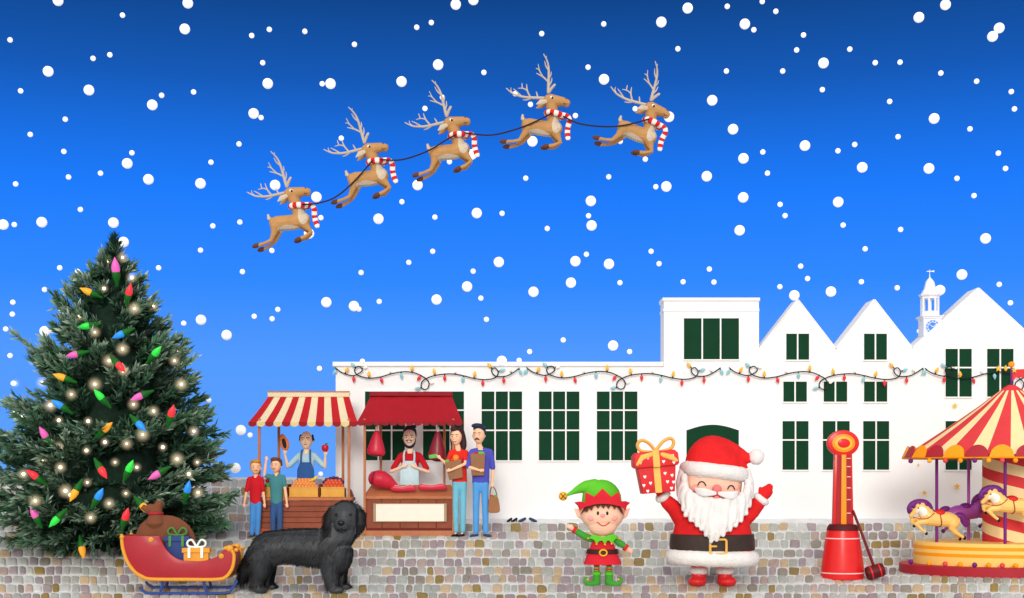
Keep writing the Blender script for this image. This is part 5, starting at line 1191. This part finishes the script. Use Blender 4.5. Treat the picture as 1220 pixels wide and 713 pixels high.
# beard
hdS, hrS = (848, 578, 0), (36, 33, 29)
b = MB()
top = cat([(812.5, 566), (813, 580), (822, 590), (836, 595), (848, 597), (861, 597), (875, 593), (886, 584), (889.5, 572)], 4)
bot = cat([(807.5, 584), (808, 599), (813, 613), (822, 622), (831, 630), (840.5, 643), (852, 637), (865, 628), (878, 618), (887, 605), (891, 588)], 4)
def samp(l, f):
    i = f*(len(l)-1); a = int(i); return Vector(l[a]).lerp(Vector(l[min(a+1, len(l)-1)]), i-a)
def bd_(x, y): return -27*math.sqrt(max(.05, 1-((x-848.6)/46)**2))-3-4*math.sin(PI*min(1, max(0, (y-575)/70)))-15*sstep(592, 640, y)
for lay, (N, g0, r0) in enumerate(((17, 0, 4.6), (12, .12, 4.2))):
    for k in range(N):
        f = (k+.5)/N; a, c = samp(top, f), samp(bot, f); c = a.lerp(c, 1-.22*lay)
        pts = []; rs = []
        for j in range(7):
            h_ = j/6; p = a.lerp(c, h_); wv = 1.3*math.sin(h_*5+k*1.7); pts.append((p.x+wv*math.cos(f*3), p.y+.5*wv, bd_(p.x, p.y)-1.5*lay+.6*math.sin(k*2.3))); rs.append(r0*(1-.42*h_**2))
        b.tube(pts, rs, 10)
b.shell([tuple(p) for p in [samp(top, i/12) for i in range(13)]]+[tuple(p) for p in [samp(bot, 1-i/12)*1.0 for i in range(13)]], lambda x, y: bd_(x, y)+5, 4, 4)
for sg, x in ((-1, 811), (1, 890)): b.tube([(x-sg*1, 562, -6), (x+sg*1.0, 575, -8), (x+sg*.5, 590, -12)], [4.5, 6, 6], 12)
t.bpart('beard', b, BEARD, vox=.75, it=4)
m = MB()
for sg, cx_, cy_ in ((-1, 833.6, 585.6), (1, 864.6, 589.4)):
    for k in range(4):
        dy = (k-1.5)*1.7
        m.tube([(849-sg*-2.0, 587.5+dy*.3, -35.5), (cx_, cy_+dy+.8, -36.5), (cx_+sg*6.4, cy_+dy*.7-.8, -33), (cx_+sg*9.5, cy_+dy*.3-3.6, -30)], [1.4, 2.6, 2.1, .6], 10, smooth=3)
t.bpart('moustache', m, BEARD, vox=.55, it=2)
t.part('mouth', MB().ell((848.6, 590.6, -33.2), (4.6, 4.4, 2.2), 16), mat('open mouth red', (190, 46, 52), .5))
t.part('tongue', MB().ell((848.6, 592.6, -34.8), (3.2, 2.0, 1.2), 12), mat('pink tongue', (240, 130, 130), .5))
t.part('nose', MB().ell((849.2, 582.4, -32.6), (5.6, 5.2, 4.8), 18), mat('red nose skin', (238, 122, 118), .45, .08))
for sg, x, y in ((-1, 832.4, 576.4), (1, 867.2, 581)):
    t.part('eye', MB().tube([on_face(hdS, hrS, x-4.4, y+1.6, .4), on_face(hdS, hrS, x-2.6, y-1.5, .4), on_face(hdS, hrS, x, y-2.5, .4), on_face(hdS, hrS, x+2.6, y-1.3, .4), on_face(hdS, hrS, x+4.4, y+2, .4)], .75, 8, smooth=3), mat('dark brown lash', (70, 46, 40), .6))
    t.part('cheek', MB().ell(on_face(hdS, hrS, x+sg*5, y+5.4, -.8), (6.8, 4.6, 2.0), 16), CHEEK)
    t.bpart('eyebrow', MB().ell(on_face(hdS, hrS, 832 if sg < 0 else 867.6, 567.4 if sg < 0 else 571.6, .6), (4.6, 1.9, 1.8), 12), BEARD, vox=.4, it=1)
b = MB().ell((849, 557, 0), (33.5, 38, 28), 26).tube([(848, 547, 0), (860, 543, 0), (872, 543, -1), (881, 544.5, -2), (888, 546, -4), (894, 546, -5)], [27, 23, 16, 11, 7.5, 5], 18, smooth=3, sq=.85)
b.tube([(872, 548, 0), (884, 560, -2)], [14, 8], 14)
hat = t.bpart('hat', b, RW, vox=.8, it=5)
furring([(851+32.6*math.cos(k*2*PI/48), 562+3.9*math.cos(k*2*PI/48)-1.6*max(0, -math.sin(k*2*PI/48))*0, 27*math.sin(k*2*PI/48)) for k in range(48)], 9.0, nm='brim', par=hat)
m = MB().ell((900, 544.8, -6), 9.3, 22)
for k, v in enumerate(m.v):
    q_ = Vector(v)-Vector((900, 544.8, -6)); m.v[k] = tuple(Vector((900, 544.8, -6))+q_*(1+.10*noise.noise(q_*.35)))
t.part('pompom', m, FURW, hat)
# gift on the raised hand
GR = mat('red gift paper', (216, 40, 44), .55, .12, 4, .1, 20); HEART = mat('white heart print', (252, 240, 238), .6)
GRB = mat('golden orange ribbon', (246, 188, 92), .5, .1)
g = T('gift_box', 'red gift box with white hearts and golden bow held up high', 'gift', 781, 587, DSn-.12)
gx, gy = 780.5, 563; TL = -5
def gl(fn):
    m = MB(); fn(m); m.rot(0, gx, gy, TL); return m
g.part('box', gl(lambda m: m.prism([(gx-22.5, gy-7), (gx+22.5, gy-7), (gx+19, gy+24), (gx-19, gy+24)], -24, 12, 0, 1.5)), GR)
g.part('lid', gl(lambda m: m.prism([(gx-26, gy-21), (gx-22, gy-25), (gx+22, gy-25), (gx+26, gy-21), (gx+26.5, gy-9), (gx+24, gy-6.5), (gx-24, gy-6.5), (gx-26.5, gy-9)], -28, 16, 0, 2.2)), mat('red gift lid', (226, 46, 48), .55, .12, 4, .1, 20))
def hearts(m):
    for (x, y, d) in [(-15, 4, -24.2), (-17, 14, -24.2), (-9, 12, -24.2), (-13, 21, -24.2), (9, 2, -24.2), (17, 5, -24.2), (11, 12, -24.2), (15, 20, -24.2), (18, 13, -24.2), (-19, -13, -28.2), (-10, -18, -28.2), (8, -12, -28.2), (19, -18, -28.2), (20, -10, -28.2)]:
        cx_, cy_ = gx+x, gy+y; s_ = 1.75
        m.prism([(cx_, cy_+1.3*s_), (cx_-s_, cy_), (cx_-s_*.95, cy_-.75*s_), (cx_-.45*s_, cy_-s_), (cx_, cy_-.5*s_), (cx_+.45*s_, cy_-s_), (cx_+s_*.95, cy_-.75*s_), (cx_+s_, cy_)], d-.25, d+.1)
hm_ = gl(hearts); hp = g.part('heart_print', hm_, HEART, smooth=False); hp['kind'] = 'stuff'
g.part('ribbon', gl(lambda m: m.box(gx-4.2, gx+3.6, gy-25.3, gy-6.2, -28.9, -28.1, 0, .2).box(gx-4.2, gx+3.6, gy-6.2, gy+24, -24.9, -24.0, 0, .2).box(gx-4.2, gx+3.6, gy-25.8, gy-25.05, -28, 16.5)), GRB)
bw = MB()
for sg in (-1, 1):
    pts = cat([(779.6, 538), (779.6+sg*8, 528), (779.6+sg*17, 524), (779.6+sg*21.5, 529), (779.6+sg*18, 536), (779.6+sg*8, 538.6), (779.6, 539)], 5)
    bw.tube([(p[0], p[1]+(1.5 if sg < 0 else -1.5)*abs(p[0]-779.6)/20, -14) for p in pts], 2.0, 8, sq=2.2)
    bw.tube([(779.6, 539, -26), (779.6+sg*9, 543, -28.5), (779.6+sg*17, 545.5, -29.6), (779.6+sg*23, 551.5-sg*2.5, -29.8)], [1.4, 2.8, 3.2, 1.6], 10, sq=.35)
bw.ell((779.6, 538.6, -16), (4, 3.6, 6), 14)
g.part('bow', bw, GRB)
# ================================================================ high striker
DH_ = gD(688)
t = T('high_striker', 'red strongman hammer tower with round target disc on top', 'strength tester', 1004, 688, DH_)
HR1, HR2, HR3 = mat('bright red enamel', (222, 28, 28), .4, .06, coat=.2), mat('dark red enamel', (164, 20, 26), .4, .06, coat=.2), mat('orange enamel', (250, 152, 36), .4, .06)
HD = mat('maroon rubber pad', (84, 14, 18), .6)
t.part('tower', MB().prism([(994, 540), (1014.6, 540), (1016.4, 627), (991.8, 627)], -3, 5, 0, .6), HR1)
t.part('panel', MB().prism([(996.8, 543), (1012.6, 543), (1013.4, 626), (994.8, 626)], -3.8, -3.05), HR2, smooth=False)
t.part('column', MB().prism([(1001.6, 542), (1007, 542), (1007.3, 626), (1000.8, 626)], -5.2, -3.85, 0, .3), HR3)
sc_ = MB()
for y in (546.4, 556.2, 568.3, 581.5, 595.5, 611.5): sc_.box(1007.8, 1012.4, y-.4, y+.4, -4.3, -3.85)
o = t.part('scale_marks', sc_, mat('cream paint', (250, 226, 200), .5), smooth=False); o['kind'] = 'stuff'
def disc(rx, ry, d0, d1, nm, m, par=None, bv=.8):
    return t.part(nm, MB().prism([(1004+rx*math.cos(2*PI*k/48), 528.4+ry*math.sin(2*PI*k/48)) for k in range(48)], d0, d1, 0, bv), m, par)
dk = disc(19, 15.6, -4, 4, 'target_disc', HR1, bv=1.4)
disc(13.6, 10.8, -5, -4.05, 'ring', HR3, dk, .4); disc(10.2, 7.9, -5.6, -5.05, 'ring', mat('amber enamel', (255, 190, 60), .4), dk, .3); disc(7.4, 5.4, -6.6, -5.65, 'bullseye', HR1, dk, .5)
bs = MB().lathe([(25.6, 690), (25.9, 688), (24.9, 676), (23.0, 660), (21.0, 645), (19.0, 634), (17.4, 628), (15.6, 625.8)], 1004.3, 2, 4*10, .8)
t.part('base', bs, HR1)
t.part('pad', MB().lathe([(18.9, 632), (17.9, 628), (16, 625.2), (12, 624.6)], 1004.3, 2, 40, .84), HD)
for y, r_ in ((641.5, 20.5), (682.5, 25.55)): t.part('band', MB().lathe([(r_-.2, y-.7), (r_+.35, y-.6), (r_+.4, y+.6), (r_-.1, y+.7)], 1004.3, 2, 40, .805, cap=False), mat('pale pink paint', (250, 200, 196), .5))
ml = T('mallet', 'dark maroon mallet leaning against the red hammer tower', 'mallet', 1037, 688, DH_-.1)
ml.part('handle', MB().tube([(1017.6, 609.5, 4), (1028, 641, -3), (1038.5, 674, -9)], [1.6, 1.7, 1.8], 12), mat('maroon varnished wood', (112, 18, 24), .5, .15, 8))
hm_ = MB(); k = hm_.mark(); hm_.tube([(1029.6, 680.5, -9), (1032, 680.5, -9), (1048, 680.5, -9), (1050.4, 680.5, -9)], [7.2, 8.2, 8.2, 7.2], 20, cap=False); hm_.rot(k, 1040, 680, -16)
hh = ml.part('head', hm_, mat('deep maroon wood', (92, 14, 20), .5, .15, 8))
for x in (1034.6, 1045):
    m = MB(); m.tube([(x-.8, 680.5, -9), (x+.8, 680.5, -9)], 8.5, 20, cap=False); m.rot(0, 1040, 680, -16); ml.part('band', m, HR1, hh)
# ================================================================ carousel
t = T('carousel', 'striped merry go round with flying horses at the right edge', 'carousel', CAR_X, 682.8, CAR_D)
CRE, CRC = mat('coral red canvas', (220, 68, 72), .85, .05, spec=.05), mat('pale yellow canvas', (248, 222, 166), .85, .04, spec=.05)
CDR, COR = mat('wine red paint', (172, 34, 48), .5, .05), mat('orange paint', (255, 158, 8), .5, .04)
CBU, PUR, PUL = mat('butter yellow paint', (254, 208, 112), .5, .04), mat('purple paint', (116, 34, 118), .45, .05), mat('light purple paint', (170, 84, 176), .5, .05)
t.part('plinth', MB().lathe([(131.5, 696), (131.5, 671.8), (130.5, 671), (113, 671)], CAR_X, 0, 72, CAR_SQ), CDR, ang=30)
t.part('drum', MB().lathe([(114.6, 671), (114.6, 664.5), (114.6, 661), (114.6, 657), (114.6, 653), (114.6, 649), (114.6, 645.4), (114, 645), (2, 645)], CAR_X, 0, 72, CAR_SQ, lambda i, k: [0, 0, 1, 0, 1, 0, 0, 0][i]), [CBU, COR], ang=30)
lampc = [PUR, COR, mat('coral red paint', (230, 72, 74), .5), mat('amber paint', (255, 170, 30), .5)]
for k in range(-9, 10):
    x = k*14.2
    if abs(x) > 130.5: continue
    dd = -math.sqrt(max(0, 131**2-x*x))*CAR_SQ
    c = [0, 1, 2, 1][(k+9) % 4]
    if (k+9) % 8 in (4, 0): c = 0
    t.part('lamp', MB().ell((CAR_X+x*.985, 668.2, dd*.985), 3.0, 12), lampc[c])
t.part('canopy', MB().lathe([(4, 459), (9, 462), (14, 466), (40, 485.5), (70, 506.5), (100, 526.5), (124, 542.5)], CAR_X, 0, 144, CAR_SQ, lambda i, k: 0 if i < 2 else (0 if (k-108+2) % 9 < 5 else 1), cap=False), [CRE, CRC], ang=60)
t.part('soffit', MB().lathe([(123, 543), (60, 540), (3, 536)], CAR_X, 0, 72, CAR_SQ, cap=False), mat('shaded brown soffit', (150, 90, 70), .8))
NS_ = 28
for k in range(NS_):
    a0 = 2*PI*(k+.5)/NS_; hw = 2*PI/NS_*.49
    vs = []; fs = []
    for j in range(13):
        u = -1+2*j/12; h_ = 14*math.sqrt(max(0, 1-u*u)); a = a0+hw*u
        for r_ in (126.6, 128.2):
            vs += [(CAR_X+r_*math.cos(a), 545.5, r_*CAR_SQ*math.sin(a)), (CAR_X+r_*math.cos(a)*(1-.05*h_/14), 545.5-h_-.01, r_*CAR_SQ*math.sin(a)*(1-.05*h_/14))]
    for j in range(12):
        o = j*4; fs += [(o, o+1, o+5, o+4), (o+2, o+6, o+7, o+3), (o+1, o+3, o+7, o+5), (o, o+4, o+6, o+2)]
    fs += [(0, 2, 3, 1), (48, 49, 51, 50)]
    t.part('scallop', MB().add(vs, fs), CDR if k % 2 == 0 else COR, ang=40)
t.part('rim', MB().lathe([(127.4, 545.3), (128.4, 546.2), (127.4, 547.2), (124, 547)], CAR_X, 0, 72, CAR_SQ, cap=False), mat('orange paint', (255, 158, 8), .5))
for k in range(-9, 10):
    x = k*13.9
    if abs(x) > 127: continue
    dd = -math.sqrt(max(0, 127.5**2-x*x))*CAR_SQ; c = [0, 3, 2, 1][(k+9) % 4]
    t.part('lamp', MB().ell((CAR_X+x, 549.6, dd), 2.9, 12), lampc[c])
cm_ = MB()
rows_ = 30; vs = []; fs = []; mi_ = []
for i in range(rows_+1):
    for k in range(49):
        a = 2*PI*k/48; vs.append((CAR_X+33*math.cos(a), min(645.2, max(541, 491+6.5*i+52*k/48)), 33*math.sin(a)))
for i in range(rows_):
    for k in range(48):
        fs.append((i*49+k, i*49+k+1, (i+1)*49+k+1, (i+1)*49+k)); mi_.append((i//2) % 2)
cm_.add(vs, fs, lambda i: mi_[i]); t.part('centre_column', cm_, [CRC, CRE], ang=60)
fl_ = t.part('flag_pole', MB().tube([(CAR_X, 462, 0), (CAR_X, 438, 0)], 1.2, 8), PUR)
t.part('knob', MB().ell((CAR_X, 434.6, 0), 3.8, 14), COR, fl_)
t.part('flag', MB().shell([(CAR_X+1, 440.2), (CAR_X+38, 439.6), (CAR_X+31, 444.6), (CAR_X+38, 449.8), (CAR_X+1, 450.2)], lambda x, y: 1.6*math.sin((x-CAR_X)*.22), .5, 3), CRE, fl_)
STAR = mat('gold star', (244, 190, 60), .4, .05)
def star(m, x, y, r_, d):
    m.prism([(x+(r_ if k % 2 == 0 else r_*.42)*math.sin(PI*k/5), y-(r_ if k % 2 == 0 else r_*.42)*math.cos(PI*k/5)) for k in range(10)], d-.5, d+.5); return m
t.part('star', star(MB(), CAR_X+2.5, 441.5, 3.8, -2.4), STAR, fl_, smooth=False)
# horses
ZC = 4.456
def horse(cols, px, dx, dy, mirror, d, lab, parts=True, blackhoof=True):
    # outline as read from the left-hand horse, its pole at x = 250
    BODY, MANE, PATCH = cols
    def H(x, y, dd=0):
        xx = 1060+x/ZC
        if mirror: xx = 2*1116-xx
        return (xx+dx, 540+y/ZC+dy, d+dd/ZC)
    def tb(m, pts, dd=0, **k): m.tube([H(p[0], p[1], dd) for p in pts], [p[2]/ZC for p in pts], 14, **k)
    b = MB()
    tb(b, [(205, 345, 40), (255, 350, 40), (310, 352, 40), (335, 362, 38)])
    tb(b, [(205, 335, 42), (180, 305, 34), (158, 285, 27)])
    tb(b, [(165, 282, 27), (140, 300, 21), (120, 322, 14), (114, 332, 12)])
    for s_ in (-1, 1): tb(b, [(158, 262, 7), (150, 248, 3)], s_*10)
    tb(b, [(185, 360, 22), (150, 368, 15), (135, 375, 13), (155, 395, 9), (172, 410, 8), (188, 422, 7)], -16)
    tb(b, [(180, 352, 20), (145, 352, 14), (120, 355, 12), (124, 368, 9), (135, 382, 7)], 16)
    tb(b, [(330, 378, 30), (325, 400, 18), (338, 415, 13), (360, 430, 9), (382, 445, 8)], -16)
    tb(b, [(335, 370, 30), (352, 395, 18), (352, 412, 12), (355, 432, 9), (372, 452, 7)], 16)
    h = t.bpart('carousel_horse', b, [BODY, PATCH], label=lab, vox=.5, it=4)
    t.paint(h, lambda x, y, dd: 1 if math.hypot(((x-dx if not mirror else 2*1116-(x-dx))-1060)*ZC-163, (y-dy-540)*ZC-312) < 26 and dd-d < -2 else 0)
    m = MB(); pts = [(103, 315, 9), (103, 292, 12), (120, 272, 14), (150, 260, 15), (185, 262, 15), (208, 278, 14), (222, 298, 9)]
    tb(m, pts, -4, smooth=3); tb(m, pts[2:], 8, smooth=3)
    for i in range(6): x_, y_ = pts[1+i][:2] if i < 6 else pts[-1][:2]; m.ell(H(x_+6, y_+12, -14), 2.3, 8)
    t.bpart('mane', m, MANE, h, vox=.5, it=2)
    m = MB(); tb(m, [(340, 345, 10), (362, 332, 17), (385, 340, 19), (393, 365, 16), (405, 385, 11), (418, 380, 4)], 0, smooth=3); t.bpart('tail', m, MANE, h, vox=.5, it=2)
    t.part('saddle', MB().ell(H(262, 320, 0), (32/ZC, 22/ZC, 36/ZC), 16), mat('red saddle leather', (224, 44, 40), .5) if parts else MANE, h)
    if parts:
        t.part('girth', MB().tube([H(262+4*math.sin(k), 350+42*math.cos(k*PI/8), 42*math.sin(k*PI/8)) for k in range(16)], .55, 6, closed=True), mat('brown girth strap', (160, 60, 40), .6), h)
        t.part('bridle', MB().tube([H(122, 340, -14), H(150, 348, -26), H(190, 345, -40), H(225, 318, -38)], .5, 6, smooth=3), mat('brown girth strap', (160, 60, 40), .6), h)
        t.part('eye', MB().ell(H(146, 292, -24), (.8, .9, .4), 8), BLACKM, h)
    for x, y, dd in ((190, 425, -16), (136, 386, 16), (390, 450, -16), (376, 455, 16)): t.part('hoof', MB().ell(H(x, y, dd), (2.0, 2.3, 2.2), 10), BLACKM if parts else MANE, h)
HY_ = mat('butterscotch painted wood', (252, 204, 116), .45, .05, coat=.2); HPA = mat('white painted wood', (252, 248, 236), .45)
HPU, HPD = mat('violet painted wood', (170, 84, 178), .45, .05, coat=.2), mat('dark purple painted wood', (112, 34, 122), .45, .05)
dA = -20.0
horse((HY_, HPD, HPA), 0, at_depth(1116, 0, dA)[0]-1116, at_depth(0, 620, dA)[1]-620, False, dA, 'butter yellow horse with purple mane at the left end')
horse((HY_, HPD, HPA), 0, at_depth(1202.5, 0, -62)[0]-1116, at_depth(0, 604, -62)[1]-620, False, -62, 'butter yellow horse with purple mane in front of the striped column')
horse((HPU, HPD, HPU), 0, at_depth(1153, 0, 30)[0]-1116, at_depth(0, 612, 30)[1]-620, True, 30, 'all purple horse on the far side of the platform', parts=False)
for x, d, m_, y0 in ((at_depth(1116, 0, dA)[0], dA, PUR, 546), (at_depth(1197.5, 0, -62)[0], -62, PUR, 546), (at_depth(1154, 0, 30)[0], 30, PUL, 542)):
    t.part('pole', MB().tube([(x, y0, d), (x, 645.2, d)], 1.85, 12, cap=False), m_)
for x, y, r_, lab in ((1137.5, 483.6, 3.6, 'gold star on the white wall above the carousel roof'), (1139.8, 580, 4.4, 'largest gold star, on the white wall above the purple horse'), (1101, 587.5, 3.4, 'gold star on the wall above the head of the left yellow horse'), (1094, 554, 1.9, 'tiny gold star on the wall under the left rim of the canopy'), (1189, 439.5, 4.2, 'gold star over the dark window left of the carousel flag')):
    single('star', lab, 'star', x, y, DW-.04, star(MB(), x, y, r_, -1.2), STAR, ang=20)
